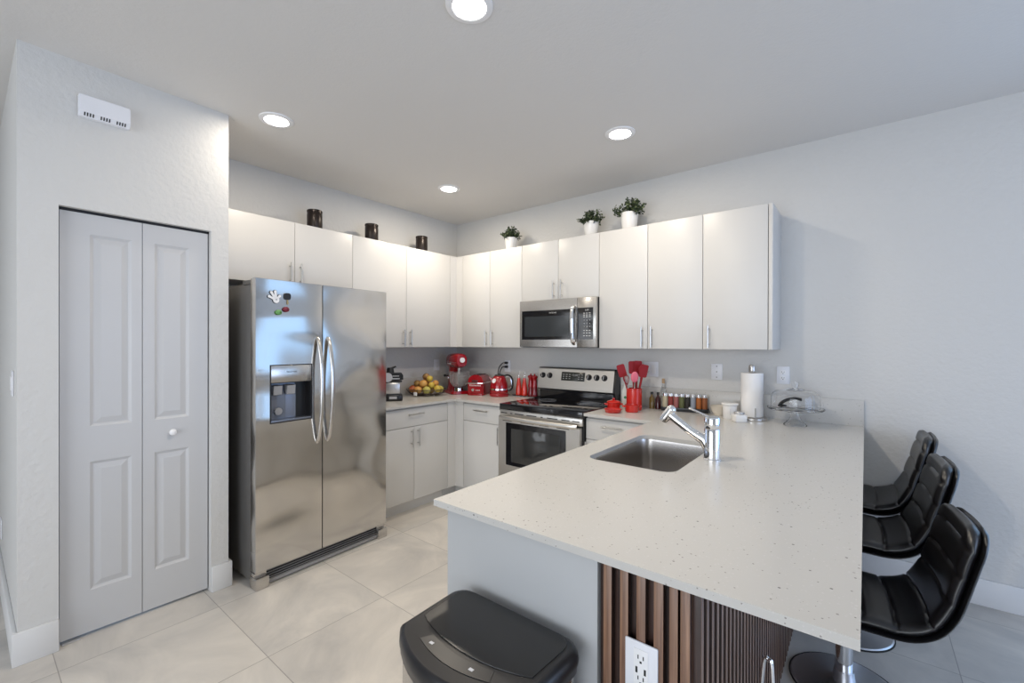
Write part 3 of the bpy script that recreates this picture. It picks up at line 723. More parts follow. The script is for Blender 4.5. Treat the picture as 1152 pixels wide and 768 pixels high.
kp = mb(MB(), XD + .004, X1 - .022, YF - .0015, YF + .001, 1.452, 1.704).build('keypad', M['black'], cpn)
words('clock_digits', '5:07', .020, M['key_mark'], kp, facing((1.852 - 1.555, YF - .0018 + .2, 1.684 - 1.386), (1, 0, 0), (0, 0, 1)))
for r, row in enumerate(('123', '456', '789')):
    for c, ch in enumerate(row): words('key_digit', ch, .014, M['key_mark'], kp, facing((1.827 + c * .025 - 1.555, YF - .0018 + .2, 1.604 - r * .026 - 1.386), (1, 0, 0), (0, 0, 1)))
m = MB()
for j, z in enumerate((1.657, 1.642, 1.628, 1.520, 1.500, 1.478)):
    for c in range(3): mb(m, 1.819 + c * .025, 1.834 + c * .025, YF - .0024, YF - .0014, z, z + .006)
m.build('key_print', M['key_mark'], kp)

# ------------------------------------------------------------------ trash can
TR = thing('trash_can', 'black-lidded stainless sensor trash can against the white peninsula end', 'trash can', (2.820, -2.705, 0))
def tr_out(w, b0, f, bow, r=.045):
    # outline: straight back at +b0, bowed front at -f
    pts = []
    for i in range(13): x = -w + 2 * w * i / 12; pts.append((x * .965 if i in (0, 12) else x, -f - bow * (1 - (x / w) ** 2)))
    for a in range(0, 91, 15): t_ = math.radians(a); pts.append((w - r + r * math.cos(t_), b0 - r + r * math.sin(t_)))
    for a in range(90, 181, 15): t_ = math.radians(a); pts.append((-w + r + r * math.cos(t_), b0 - r + r * math.sin(t_)))
    return pts
TW, TB, TF, TBW = .213, .176, .060, .075
def ring(s, z): return [(x * s, y_ * s, z) for x, y_ in tr_out(TW, TB, TF, TBW)]
m = MB(); V = m.grid([ring(.955, .02), ring(.955, .640)], closed_v=True); m.bm.faces.new(V[0]); m.bm.faces.new(V[-1]); m.build('bin', M['steel'], TR)
m = MB(); V = m.grid([ring(.94, 0), ring(.97, .004), ring(.97, .022)], closed_v=True); m.bm.faces.new(V[0]); m.bm.faces.new(V[-1]); m.build('base_ring', M['black_plastic'], TR)
m = MB(); V = m.grid([ring(.962, .622), ring(.985, .626), ring(.99, .640), ring(1.0, .644), ring(1.005, .656), ring(.995, .668), ring(.965, .678), ring(.93, .681), ring(.92, .6813)], closed_v=True)
m.bm.faces.new(V[-1]); m.bm.faces.new(V[0])
lid = m.build('lid', M['black_satin'], TR, sharp=50)
def ring2(s, z, dy=.010): return [(x * s, y_ * s + dy, z) for x, y_ in tr_out(TW, TB, .010, .045, .05)]
m = MB(); V = m.grid([ring2(.874, .680), ring2(.874, .6832), ring2(.868, .684)], closed_v=True); m.bm.faces.new(V[-1]); m.bm.faces.new(V[0])
m.build('flap', M['lid_gloss'], lid, sharp=15)
m = MB(); V = m.grid([ring2(.886, .680), ring2(.886, .6818)], closed_v=True); m.bm.faces.new(V[-1]); m.build('flap_gap', M['dark'], lid)
m = MB(); m.prism([(-.115 + .23 * i / 10, -.090 + .022 * ((2 * i / 10 - 1) ** 2)) for i in range(11)] + [(.10 - .20 * i / 10, -.052 + .016 * ((2 * i / 10 - 1) ** 2)) for i in range(11)], 'z', .676, .6830); sp = m.build('sensor_strip', M['black_satin'], lid)
for x, yb in ((-.079, -.062), (.058, -.066)):
    MB().box(x - .006, x + .006, yb - .004, yb + .004, .6830, .6836).build('button_icon', M['lightgrey'], sp)

# ------------------------------------------------------------------ bar stools
def stool_mesh():
    ctl = [(-.222, -.030), (-.214, -.010), (-.185, -.002), (-.10, -.016), (0, -.029), (.09, -.035), (.170, -.033), (.228, -.006), (.268, .052), (.296, .138), (.321, .235), (.350, .350)]
    C = spline([(a, 0, b_) for a, b_ in ctl], 12)
    n = len(C); S = [0]
    for i in range(1, n): S.append(S[-1] + (C[i] - C[i - 1]).length)
    T = S[-1]; N_ = []
    for i in range(n):
        t_ = (C[min(i + 1, n - 1)] - C[max(i - 1, 0)]).normalized(); N_.append(Vector((-t_.z, 0, t_.x)))
    def hw(s):
        # half width along the strip, rounded at the very top and the front corners
        a = .222 if s < .42 else .222 - .022 * min(1, (s - .42) / .25)
        e = T - s; r = .085
        if e < r: a -= .085 * (1 - math.sqrt(max(0, 1 - ((r - e) / r) ** 2)))
        if s < .05: a -= .03 * (1 - math.sqrt(max(0, 1 - ((.05 - s) / .05) ** 2)))
        return a
    seams = [T * k / 8.6 for k in range(1, 9)]
    def layer(off_top, off_bot, grow, pads):
        NT = 28; top, bot = [], []
        for i in range(n):
            s = S[i]; w_ = hw(s) + grow; rt, rb_ = [], []
            for j in range(NT + 1):
                t_ = -1 + 2 * j / NT; t_ = math.copysign(abs(t_) ** .85, t_)
                dish = .010 * t_ * t_
                # seams fan: run further back at the middle than at the edges
                h = off_top
                if pads:
                    ss = s + .012 * t_ * t_
                    d_ = min(abs(ss - q) for q in seams)
                    h += -.0075 * math.exp(-(d_ / .0042) ** 2) + .0025 * min(1, d_ / .04)
                e = min(s, T - s); k = math.sqrt(max(0, 1 - abs(t_) ** 12)) * math.sqrt(max(0, 1 - max(0, 1 - e / .018) ** 2))
                k = .12 + .88 * k; mid = (h + off_bot) / 2; b0 = mid - (mid - off_bot) * k; h = mid + (h - mid) * k
                y_ = t_ * w_
                rt.append(C[i] + N_[i] * (h + dish) + Vector((0, y_, 0))); rb_.append(C[i] + N_[i] * (b0 + dish) + Vector((0, y_, 0)))
            top.append(rt); bot.append(rb_)
        m = MB(); loops = [top[i] + list(reversed(bot[i])) for i in range(n)]
        V = m.grid(loops, closed_v=True); m.bm.faces.new(V[0]); m.bm.faces.new(list(reversed(V[-1])))
        return m
    return layer(0, -.040, 0, True), layer(-.0385, -.058, .004, False)
def make_stool(loc, rot, zs, label, off=0.):
    t = thing('bar_stool', label, 'bar stool', loc, rot, 'bar stools along the peninsula')
    a, b_ = stool_mesh(); a.build('cushion', M['leather'], t, (off, 0, zs), sharp=60); b_.build('shell', M['leather'], t, (off, 0, zs), sharp=60)
    m = MB(); m.cyl((0, 0, zs - .095), (0, 0, zs - .060), .05, .085, n=24); m.box(-.09, .09, -.08, .08, zs - .074, zs - .068, .004); m.build('seat_mount', M['black_satin'], t)
    m = MB(); m.lathe([(0, 0), (.189, 0), (.189, .006), (.183, .011), (.14, .014), (.07, .018), (.040, .024), (.034, .07), (.0, .07)], n=48); m.build('base', M['stool_base'], t)
    m = MB(); m.lathe([(.1895, 0), (.193, 0), (.193, .007), (.1895, .007)], n=48, close=True); m.build('base_rim', M['rubber'], t)
    m = MB(); m.lathe([(0, .068), (.030, .068), (.030, zs - .13), (.026, zs - .125), (.026, zs - .092), (0, zs - .092)], n=32); m.build('pole', M['chrome'], t)
    m = MB(); m.tube([(0, -.03, zs - .085), (.02, -.10, zs - .088), (.03, -.19, zs - .092)], .005, n=8); m.ball((.03, -.195, zs - .092), .008, .018, .008); m.build('lever', M['black_satin'], t)
    return t
make_stool((3.500, -1.189, 0), math.radians(6), .438, 'black channelled leather bar stool nearest the camera, lowest seat of three', -.012)
make_stool((3.490, -.700, 0), math.radians(3), .548, 'black channelled leather bar stool in the middle of the row of three', -.012)
make_stool((3.490, -.236, 0), math.radians(0), .592, 'black channelled leather bar stool farthest back, against the back wall', -.030)

# bent tube hoop in front of the slats
m = MB(); m.tube(spline([(3.392, -2.215, 0), (3.392, -2.213, .30), (3.385, -2.208, .58), (3.376, -2.200, .612), (3.362, -2.195, .58), (3.350, -2.190, .30), (3.348, -2.190, 0)], 8), .0050, n=14)
tag(m.build('tube_hoop', M['chrome']), 'bent chrome tube hoop standing in front of the thin wooden slats', 'rail')

# ------------------------------------------------------------------ outlets, switches, sensor
def socket_marks(m, t, o, r, u, s=1.):
    # two receptacle faces with slots
    for dz_ in (-.0195, .0195):
        for dx, h in ((-.0055, .008), (.0055, .0065)): yield dx, dz_ + .004, h
def outlet(label, origin, right, normal, w_=.076, h_=.118, style='duplex', name='wall_outlet', cat='outlet', group=None):
    t = thing(name, label, cat, origin, 0, group)
    F = facing((0, 0, 0), right, (0, 0, 1))     # local x along wall, y up, z out of wall
    m = MB(); m.box(-w_ / 2, w_ / 2, -h_ / 2, h_ / 2, 0, .006, .003); m.xf(F); m.build('plate', M['plate'], t)
    def part(nm, boxes, mt, z0=.006, z1=.0075):
        m = MB()
        for (a, b_, c_, d_) in boxes: m.box(a, b_, c_, d_, z0, z1, .0004)
        m.xf(F); return m.build(nm, mt, t)
    def duplex(cx):
        for dz_ in (-.0195, .0195):
            r_ = part('receptacle', [(cx - .0165, cx + .0165, dz_ - .014, dz_ + .014)], M['white'])
        for dz_ in (-.0195, .0195): part('slots', [(cx + a - .0012, cx + a + .0012, dz_ + .002 - h / 2, dz_ + .002 + h / 2) for a, h in ((-.0062, .009), (.0062, .0075))] + [(cx - .0025, cx + .0025, dz_ - .0105, dz_ - .006)], M['dark'], .0075, .0079)
    if style == 'duplex': duplex(0)
    elif style == 'double':
        duplex(-.023); part('rocker', [(.007, .039, -.033, .033)], M['white'], .006, .009)
    elif style == 'switch': part('rocker', [(-.016, .016, -.033, .033)], M['white'], .006, .0095)
    elif style == 'blank':
        m = MB()
        for z in (-.040, 0, .040): m.cyl((0, z, .006), (0, z, .0075), .0045, n=12)
        m.xf(F); m.build('screws', M['grey_plastic'], t)
    elif style == 'usb':
        part('insert', [(-.017, .017, -.045, .045)], M['white'], .006, .0075)
        for z in (.022, -.026): part('slots', [(s * .0062 - .0013, s * .0062 + .0013, z + .001, z + .010) for s in (-1, 1)] + [(-.0025, .0025, z - .008, z - .003)], M['dark'], .0075, .0079)
        for x in (-.010, .010): part('charging_port', [(x - .0025, x + .0025, -.010, .004)], M['dark'], .0075, .0079)
    return t
outlet('white three-screw blank plate on the back wall left of the paper towels', (2.715, 0, 1.214), (1, 0, 0), 0, style='blank', name='blank_plate', cat='wall plate')
outlet('white duplex outlet on the back wall above the glass cake dome', (3.132, 0, 1.208), (1, 0, 0), 0)
outlet('white double outlet plate on the back wall behind the red utensils', (2.222, 0, 1.215), (1, 0, 0), 0, w_=.118, style='double')
oc = outlet('white outlet behind the kettle with two black plugs', (.735, 0, 1.19), (1, 0, 0), 0)
outlet('white outlet on the left wall behind the stand mixer', (0, -.30, 1.19), (0, 1, 0), 0)
outlet('white outlet with two charging ports on the slatted peninsula end', (3.166, -2.504, .668), (1, 0, 0), 0, style='usb', w_=.078, h_=.122)
outlet('white light switch on the hall side of the pantry wall', (.468, PY0, 1.225), (1, 0, 0), 0, style='switch', name='light_switch', cat='switch')
outlet('white outlet low on the hall side of the pantry wall', (-.44, PY0, .31), (1, 0, 0), 0)
sn = thing('wall_sensor', 'white slotted plastic box high on the pantry wall above the bifold door', 'thermostat sensor', (PX, -3.05, 2.53))
m = MB(); m.prism([(.0, -.050), (.024, -.050), (.040, -.028), (.040, .046), (.036, .050), (0, .050)], 'y', -.093, .093, .003); sb_ = m.build('housing', M['lightgrey'] if False else M['plate'], sn)
m = MB()
for c in (-.058, 0, .058):
    for k in range(4): 
        q = c - .015 + k * .010
        m.box(-.008, .008, q - .0022, q + .0022, -.0012, .0012)
m.xf(Matrix.Translation((.0328, 0, -.0385)) @ Matrix.Rotation(-math.atan2(.022, .016), 4, 'Y')); m.build('slots', M['dark'], sn)

# ------------------------------------------------------------------ recessed ceiling lights
def can(label, x, y_, watt):
    t = thing('ceiling_light', label, 'ceiling light', (x, y_, ZC), 0, 'recessed ceiling lights')
    m = MB(); m.lathe([(.094, 0), (.092, -.005), (.070, -.009), (.066, -.007), (.066, 0)], n=48); m.build('trim_ring', M['white'], t)
    m = MB(); m.lathe([(0, -.0065), (.064, -.0065), (.066, -.003), (0, -.003)], n=40); m.build('diffuser', M['lamp'], t)
    l = area('ceiling_lamp', (0, 0, -.024), (0, 0, 0), .13, .13, watt, (1, .89, .74), 'DISK'); l.data.spread = math.radians(180); l.parent = t
can('round recessed ceiling light at the top edge, nearest the camera', 2.349, -2.235, CAN_WATT[0])
can('round recessed ceiling light in front of the refrigerator cabinets', .834, -2.310, CAN_WATT[1])
can('round recessed ceiling light in front of the back wall cabinets', 2.357, -.884, CAN_WATT[2])
can('round recessed ceiling light over the back corner, smallest in view', .787, -.869, CAN_WATT[3])

# ------------------------------------------------------------------ things on the wall cabinets
def canister(y_, label):
    t = thing('canister', label, 'canister', (.17, y_, ZT), 0, 'dark canisters on the left wall cabinets')
    MB().lathe([(0, 0), (.055, 0), (.057, .003), (.057, .140), (.054, .146), (.054, .150), (0, .150)], n=32).build('body', M['bronze'], t)
    MB().lathe([(0, .1505), (.056, .1505), (.058, .153), (.058, .166), (.055, .170), (0, .171)], n=32).build('lid', M['bronze'], t)
canister(-1.731, 'dark brown lidded canister above the refrigerator cabinet, leftmost of three')
canister(-1.214, 'dark brown lidded canister in the middle of the three on the left cabinets')
canister(-.649, 'dark brown lidded canister nearest the corner, rightmost of three')
def plant(x, y_, label, s, seed):
    rnd = random.Random(seed)
    t = thing('potted_plant', label, 'plant', (x, y_, ZT), rnd.random() * 6, 'potted plants on the back wall cabinets')
    MB().lathe([(0, 0), (.046 * s, 0), (.048 * s, .003), (.061 * s, .125 * s), (.062 * s, .130 * s), (.056 * s, .130 * s), (.050 * s, .110 * s), (0, .110 * s)], n=32).build('pot', M['ceramic'], t)
    MB().lathe([(0, .112 * s), (.051 * s, .112 * s), (0, .115 * s)], n=24).build('soil', M['soil'], t)
    m = MB(); st = MB()
    for k in range(46):
        a = rnd.random() * 2 * PI; e = rnd.uniform(.05, 1.0)
        R_ = rnd.uniform(.72, 1.02); tip = Vector((math.cos(a) * .122 * R_ * math.sin(e * 1.5), math.sin(a) * .122 * R_ * math.sin(e * 1.5), .115 + .118 * R_ * math.cos(e * 1.42))) * s
        b0 = Vector((math.cos(a) * .018, math.sin(a) * .018, .105)) * s
        st.tube([b0, (b0 + tip) / 2 + Vector((0, 0, .01)), tip], .0012, n=5)
        for q in range(7):
            f = .42 + .58 * q / 6; p = b0.lerp(tip, f)
            for sgn in (-1, 1):
                d_ = Vector((rnd.gauss(0, 1), rnd.gauss(0, 1), rnd.gauss(.25, .8))).normalized(); side = d_.cross(Vector((rnd.gauss(0, 1), rnd.gauss(0, 1), rnd.gauss(0, 1)))).normalized()
                L_ = rnd.uniform(.016, .026) * s; w_ = L_ * .34; nn = d_.cross(side) * w_ * .3
                vs_ = [m.bm.verts.new(v) for v in (p, p + d_ * L_ * .5 + side * w_ + nn, p + d_ * L_, p + d_ * L_ * .5 - side * w_ + nn)]
                f_ = m.bm.faces.new(vs_); f_.material_index = 1 if rnd.random() < .3 else 0
    m.build('foliage', [M['leaf'], M['leaf2']], t, recalc=False); st.build('stems', M['leaf'], t)
plant(.935, -.2, 'small green plant in white pot left of the microwave cabinet, smallest of three', .98, 1)
plant(1.786, -.2, 'green plant in white pot above the microwave, middle of three', 1.02, 2)
plant(2.121, -.2, 'tallest green plant in white pot, rightmost of three on the cabinets', 1.12, 3)

# ------------------------------------------------------------------ counter: left run
Z = ZK
bl = thing('juicer', 'black and silver electric juicer on the counter beside the refrigerator', 'juicer', (.30, -1.085, Z), math.radians(-35))
m = MB(); m.box(-.075, .075, -.085, .085, 0, .055, .012); bb_ = m.build('base', M['black_satin'], bl)
MB().box(.0752, .0762, -.03, .035, .020, .042).build('silver_badge', M['silver'], bb_)
m = MB(); m.box(-.060, .060, -.068, .068, .055, .165, .02); m.build('motor_housing', M['silver'], bl)
m = MB(); m.box(-.062, .066, -.072, .080, .165, .176, .004); m.prism([(-.02, .176), (.02, .176), (.09, .186), (.09, .225), (.075, .245), (-.05, .245), (-.055, .176)], 'x', -.05, .05, .006); m.build('bowl_housing', M['black_satin'], bl)
m = MB(); m.box(.051, .056, -.02, .060, .190, .200); m.box(.051, .056, .0, .055, .215, .222); m.build('trim_strip', M['silver'], bl)
MB().cyl((.052, -.042, .208), (.070, -.042, .208), .040, n=28).build('round_cap', M['lightgrey'], bl)
m = MB(); m.lathe([(0, .245), (.035, .245), (.03, .275), (.026, .29), (0, .29)], (0, -.02, 0), 20); m.cyl((0, -.05, .272), (0, .03, .300), .008, n=10); m.build('feed_cap', M['black_satin'], bl)

BX, BY = .235, -.64
bk = thing('wire_fruit_basket', 'oval dark wire basket of fruit on the corner counter', 'basket', (BX, BY, Z), math.radians(38))
m = MB()
def oval(a, b_, z, n=40): return [(a * math.cos(2 * PI * i / n), b_ * math.sin(2 * PI * i / n), z) for i in range(n)]
for a, z, r in ((.125, .008, .003), (.172, .030, .0022), (.196, .062, .0035)): m.tube(oval(a, a * .78, z), r, n=8, closed=True)
for i in range(20):
    t_ = 2 * PI * i / 20; c_, s_ = math.cos(t_), math.sin(t_)
    m.tube([(0.02 * c_, .016 * s_, .008), (.125 * c_, .0975 * s_, .008), (.172 * c_, .134 * s_, .030), (.196 * c_, .153 * s_, .062)], .0016, n=6)
m.build('wire_body', M['wire'], bk)
m = MB()
for q in range(4):
    t_ = PI / 4 + q * PI / 2; m.ball((.125 * math.cos(t_), .0975 * math.sin(t_), .0055), .0055)
m.build('feet', M['chrome'], bk)
m = MB(); m.box(-.166, -.160, -.02, .02, .012, .045, .002); m.xf(Matrix.Rotation(math.radians(62), 4, 'Z')); m.build('name_tag', M['white'], bk)
FRU = [(-.105, -.045, .068, .036, 3, 'reddish orange'), (-.045, -.075, .066, .036, 0, 'orange'), (.022, -.080, .052, .038, 4, 'yellow-green'), (.095, -.055, .062, .036, 1, 'yellow'),
       (.030, .020, .058, .038, 2, 'brownish'), (-.060, .035, .060, .037, 2, 'brownish'), (.110, .020, .064, .034, 4, 'pale yellow'), (-.115, .030, .066, .034, 2, 'brown'), (.050, .085, .062, .035, 0, 'orange'), (-.03, .09, .06, .033, 1, 'yellow'),
       (-.075, -.018, .115, .034, 2, 'brownish orange'), (-.010, -.050, .112, .040, 0, 'orange'), (.050, -.045, .108, .032, 1, 'yellow'), (.075, .005, .112, .034, 0, 'orange'), (.0, .035, .115, .036, 3, 'ruddy'),
       (.022, -.028, .150, .031, 1, 'yellow'), (.005, .005, .166, .036, 2, 'brown')]
FL = ['reddish orange fruit at the left rim of the wire basket', 'orange fruit at the front left of the basket, next to the reddish one', 'yellow-green fruit lying lowest at the front of the basket', 'yellow fruit at the right front rim of the basket',
      'brownish fruit deep in the middle of the basket', 'brownish fruit at the back left inside the basket', 'pale yellow fruit at the right end of the basket', 'brown fruit at the far left end of the basket', 'orange fruit at the back right rim of the basket', 'small yellow fruit at the back rim of the basket',
      'brownish orange fruit stacked at the left of the second layer', 'large orange fruit at the front centre of the second layer', 'small yellow fruit in the second layer right of the large orange one', 'orange fruit at the right of the second layer', 'ruddy fruit at the back of the second layer',
      'yellow fruit in front of the topmost one on the pile', 'brown fruit at the very top of the pile']
FP = [[x * 1.16, y_ * 1.16, z, r * 1.03] for x, y_, z, r, k, _ in FRU]
for it in range(200):
    for i in range(len(FP)):
        for j in range(i):
            d_ = Vector(FP[i][:3]) - Vector(FP[j][:3]); gap = FP[i][3] + FP[j][3] + .001 - d_.length
            if gap > 0:
                d_ = d_.normalized() * gap * .5
                for c in range(3): FP[i][c] += d_[c]; FP[j][c] -= d_[c]
    for q in FP:
        e = math.hypot(q[0] / .178, q[1] / .142)
        if e > 1 and q[2] < .09: q[0] /= e; q[1] /= e
        q[2] = max(q[2], .013 + q[3] + .10 * max(0, e - .62))
cr_, sr_ = math.cos(math.radians(38)), math.sin(math.radians(38))
proto = None
for (x, y_, z, r), (_, _, _, _, k, _), lab in zip(FP, FRU, FL):
    m = MB(); m.ball((0, 0, 0), r, r * .94, r * .92, 20, 14)
    o = m.build('fruit', FRUIT[k], None, (BX + x * cr_ - y_ * sr_, BY + x * sr_ + y_ * cr_, Z + z), random.random() * 6); tag(o, lab, 'fruit', 'fruit in the wire basket')

# stand mixer: local +x is the front (bowl side)
MX = thing('stand_mixer', 'red bowl-lift stand mixer with glass bowl in the counter corner', 'mixer', (.29, -.29, Z), math.radians(-22))
m = MB(); m.prism(rrect(-.16, .17, -.11, .11, .05), 'z', 0, .030, .006); m.build('base', M['red'], MX)
def loft(m, secs):
    # secs: list of rounded cross-sections (list of points, equal count)
    V = m.grid(secs, closed_v=True); m.bm.faces.new(V[0]); m.bm.faces.new(list(reversed(V[-1]))); return m
def osec(cx, cz, a, b_, tilt=0, n=24, ax='x', e=2.6):
    out = []
    for i in range(n):
        t_ = 2 * PI * i / n; c_, s_ = math.cos(t_), math.sin(t_)
        u = a * math.copysign(abs(c_) ** (2 / e), c_); v = b_ * math.copysign(abs(s_) ** (2 / e), s_)
        out.append((cx, u, cz + v) if ax == 'x' else (cx + v, u, cz))
    return out
m = MB(); loft(m, [osec(-.085, .030, .062, .070, ax='z'), osec(-.090, .09, .050, .056, ax='z'), osec(-.088, .16, .046, .050, ax='z'), osec(-.080, .22, .046, .052, ax='z'), osec(-.070, .27, .050, .062, ax='z')]); m.build('column', M['red'], MX)
m = MB(); loft(m, [osec(-.165, .325, .030, .036), osec(-.155, .325, .052, .058), osec(-.11, .327, .066, .074), osec(-.02, .330, .070, .078), osec(.08, .332, .068, .074), osec(.135, .333, .062, .066), osec(.150, .333, .052, .056)])
hd = m.build('head', M['red'], MX)
m = MB(); loft(m, [osec(-.158, .318, .054, .005), osec(-.11, .318, .0675, .005), osec(-.02, .318, .0715, .005), osec(.08, .318, .0695, .005), osec(.137, .318, .0625, .005)]); m.build('trim_band', M['chrome'], hd)
MB().cyl((.150, 0, .340), (.162, 0, .340), .026, n=24).build('attachment_cap', M['white'], hd)
words('brand_lettering', 'KitchenAid', .022, M['white'], hd, facing((-.02, -.0722, .302), (1, 0, 0), (0, 0, 1)))
MB().cyl((.075, 0, .255), (.075, 0, .20), .016, .012, n=16).build('beater_shaft', M['chrome'], MX)
m = MB(); m.lathe([(0, .060), (.035, .058), (.062, .072), (.092, .115), (.104, .165), (.108, .215), (.112, .222), (.108, .222), (.103, .21), (.099, .165), (.087, .118), (.060, .079), (.0, .068)], (.075, 0, 0), 36); m.build('bowl', M['bowl_glass'], MX)
m = MB(); m.lathe([(.045, .032), (.050, .032), (.048, .057), (.040, .057)], (.075, 0, 0), 24, close=True); m.build('bowl_foot', M['chrome'], MX)
m = MB()
for s_ in (-1, 1):
    m.tube([(-.05, s_ * .055, .165), (.0, s_ * .10, .165), (.075, s_ * .118, .165)], .008, n=10)
    m.ball((.075, s_ * .118, .165), .013)
m.build('bowl_arms', M['chrome'], MX)
m = MB(); m.tube([(-.08, -.05, .17), (-.08, -.085, .175)], .006, n=8); m.ball((-.08, -.094, .176), .014); m.tube([(-.09, .05, .21), (-.09, .075, .22)], .005, n=8); m.ball((-.09, .08, .222), .012); m.build('control_lever', M['black_satin'], MX)

# toaster: local +x is the end with the controls
TS = thing('toaster', 'red domed toaster with silver band between mixer and kettle', 'toaster', (.555, -.225, Z), math.radians(-67))
def dome(w_, h, r): return [(-w_, .010), (w_, .010)] + [(w_ * math.copysign(abs(math.cos(math.radians(a))) ** .9, math.cos(math.radians(a))), .115 + (h - .115) * math.sin(math.radians(a)) ** .9) for a in range(0, 181, 12)]
m = MB(); m.prism(dome(.080, .200, 0), 'x', -.13, .13, .012); ts = m.build('shell', M['red'], TS)
m = MB(); m.prism([(a * 1.012, min(b_, .128) if b_ > .05 else .112) for a, b_ in dome(.080, .2, 0)][2:], 'x', -.1318, .1318) if False else m.box(-.1315, .1315, -.0815, .0815, .112, .126, .004); m.build('silver_band', M['chrome'], TS)
m = MB(); m.box(-.10, .10, -.030, -.010, .190, .2012); m.box(-.10, .10, .010, .030, .190, .2012); m.build('slots', M['dark'], TS)
m = MB(); m.prism(rrect(-.135, .135, -.083, .083, .02), 'z', 0, .018, .004); m.build('base', M['red'], TS)
words('brand_lettering', 'KitchenAid', .026, M['white'], TS, facing((.1305, 0, .098), (0, 1, 0), (0, 0, 1)))
MB().cyl((.130, -.02, .055), (.142, -.02, .055), .014, n=20).build('dial', M['chrome'], TS)
m = MB(); m.box(.130, .150, -.03, .03, .136, .148, .004); m.build('lever', M['black_satin'], TS)
m = MB()
for k in range(3): m.cyl((.130, .012 + k * .016, .052), (.134, .012 + k * .016, .052), .005, n=12)
m.build('buttons', M['silver'], TS)

# kettle: local +x is the handle side
KT = thing('electric_kettle', 'red electric kettle with black loop handle near the range', 'kettle', (.812, -.225, Z), math.radians(30))
m = MB(); m.lathe([(0, 0), (.092, 0), (.095, .006), (.094, .022), (.085, .030), (0, .030)], n=36); m.build('base', M['red'], KT)
m = MB(); m.lathe([(0, .031), (.084, .031), (.088, .045), (.087, .085), (.080, .130), (.066, .172), (.052, .193), (.045, .196), (0, .197)], n=40); m.build('body', M['red'], KT)
m = MB(); m.lathe([(.0885, .062), (.0905, .063), (.0895, .076), (.0875, .076)], n=40, close=True); m.build('band', M['chrome'], KT)
m = MB(); m.lathe([(0, .197), (.046, .197), (.042, .206), (.016, .209), (.012, .216), (.0, .217)], n=28); m.build('lid', M['black_satin'], KT)
m = MB(); m.tube(spline([(.048, 0, .196), (.085, 0, .203), (.120, 0, .180), (.132, 0, .13), (.125, 0, .08), (.100, 0, .058), (.080, 0, .060)], 6), .0115, n=12, flat=(1.1, .8)); m.build('handle', M['black_satin'], KT)
m = MB(); m.tube(spline([(.056, 0, .186), (.088, 0, .191), (.110, 0, .172), (.119, 0, .13), (.113, 0, .09), (.095, 0, .070)], 6), .004, n=8); m.build('handle_trim', M['chrome'], KT)
m = MB(); m.prism([(-.060, .165), (-.088, .178), (-.098, .182), (-.09, .168), (-.070, .140)], 'y', -.014, .014, .003); m.build('spout', M['red'], KT)
MB().cyl((0, 0, 0), (0, 0, .006), .022, n=24).xf(Matrix.Rotation(math.radians(-122), 4, 'Z') @ Matrix.Translation((.0715, 0, .150)) @ Matrix.Rotation(math.radians(70), 4, 'Y')).build('emblem', M['white'], KT)
# cords plugged in behind the kettle
for k, (px, pz, x1, lab) in enumerate(((.712, 1.2235, .640, 'black cord from the upper socket behind the kettle'), (.748, 1.1845, .700, 'black cord from the lower socket behind the kettle'))):
    t = thing('power_cord', lab, 'cord', (.735, -.008, pz), 0, 'cords behind the kettle')
    m = MB(); m.box(-.014, .014, -.030, -.001, -.012, .012, .005); m.build('plug', M['black_satin'], t)
    xo = -.012 * k
    m = MB(); m.tube(spline([(0, -.026, 0), (-.025, -.045, -.004), (-.062 - xo, -.055, -.05), (-.078 - xo, -.056, -.12), (-.085 - xo, -.050, -.20), (-.09 - xo, -.045, Z + .004 - pz)], 6), .0045, n=8); m.build('cable', M['black_satin'], t)

# tray with oil bottles and mills
TX, TY = 1.035, -.085
ty = thing('condiment_tray', 'narrow silver tray with dark rim beside the range', 'tray', (TX, TY, Z))
m = MB(); m.prism(rrect(-.130, .130, -.055, .055, .012), 'z', 0, .006); m.build('plate', M['silver'], ty)
m = MB(); m.tube([(x, y_, .008) for x, y_ in rrect(-.130, .130, -.055, .055, .012)], .0035, n=8, closed=True); m.build('rim', M['black_satin'], ty)
def oilb(x, lab):
    t = thing('oil_bottle', lab, 'oil bottle', (x, TY, Z + .0065), 0, 'red oil bottles on the tray')
    MB().lathe([(0, 0), (.027, 0), (.030, .004), (.029, .05), (.022, .105), (.014, .150), (.0125, .168), (0, .168)], n=28).build('body', M['red_oil'], t)
    m = MB(); m.lathe([(0, .168), (.010, .168), (.008, .182), (.0045, .188), (0, .188)], n=16); m.tube([(0, 0, .185), (.002, 0, .208), (.010, 0, .228)], [.0042, .0035, .0025], n=8); m.build('pour_spout', M['chrome'], t)
oilb(.944, 'slim red oil bottle with steel pourer, left one on the tray'); oilb(1.012, 'slim red oil bottle with steel pourer, beside the red mills')
def mill(x, dy, lab):
    t = thing('pepper_mill', lab, 'mill', (x, TY + dy, Z + .0065), 0, 'red mills on the tray')
    MB().lathe([(0, 0), (.027, 0), (.029, .005), (.027, .025), (.023, .060), (.024, .085), (0, .085)], n=28).build('lower_body', M['dark_red'], t)
    MB().lathe([(0, .086), (.026, .086), (.027, .095), (.022, .12), (.020, .150), (.022, .168), (.030, .180), (.030, .192), (.020, .200), (0, .201)], n=28).build('top', M['red'], t)
    MB().lathe([(0, .201), (.006, .201), (.009, .207), (.008, .214), (0, .217)], n=16).build('finial', M['red'], t)
mill(1.083, .006, 'glossy red turned mill next to the oil bottles'); mill(1.135, -.004, 'glossy red turned mill at the right end of the tray, next to the range')

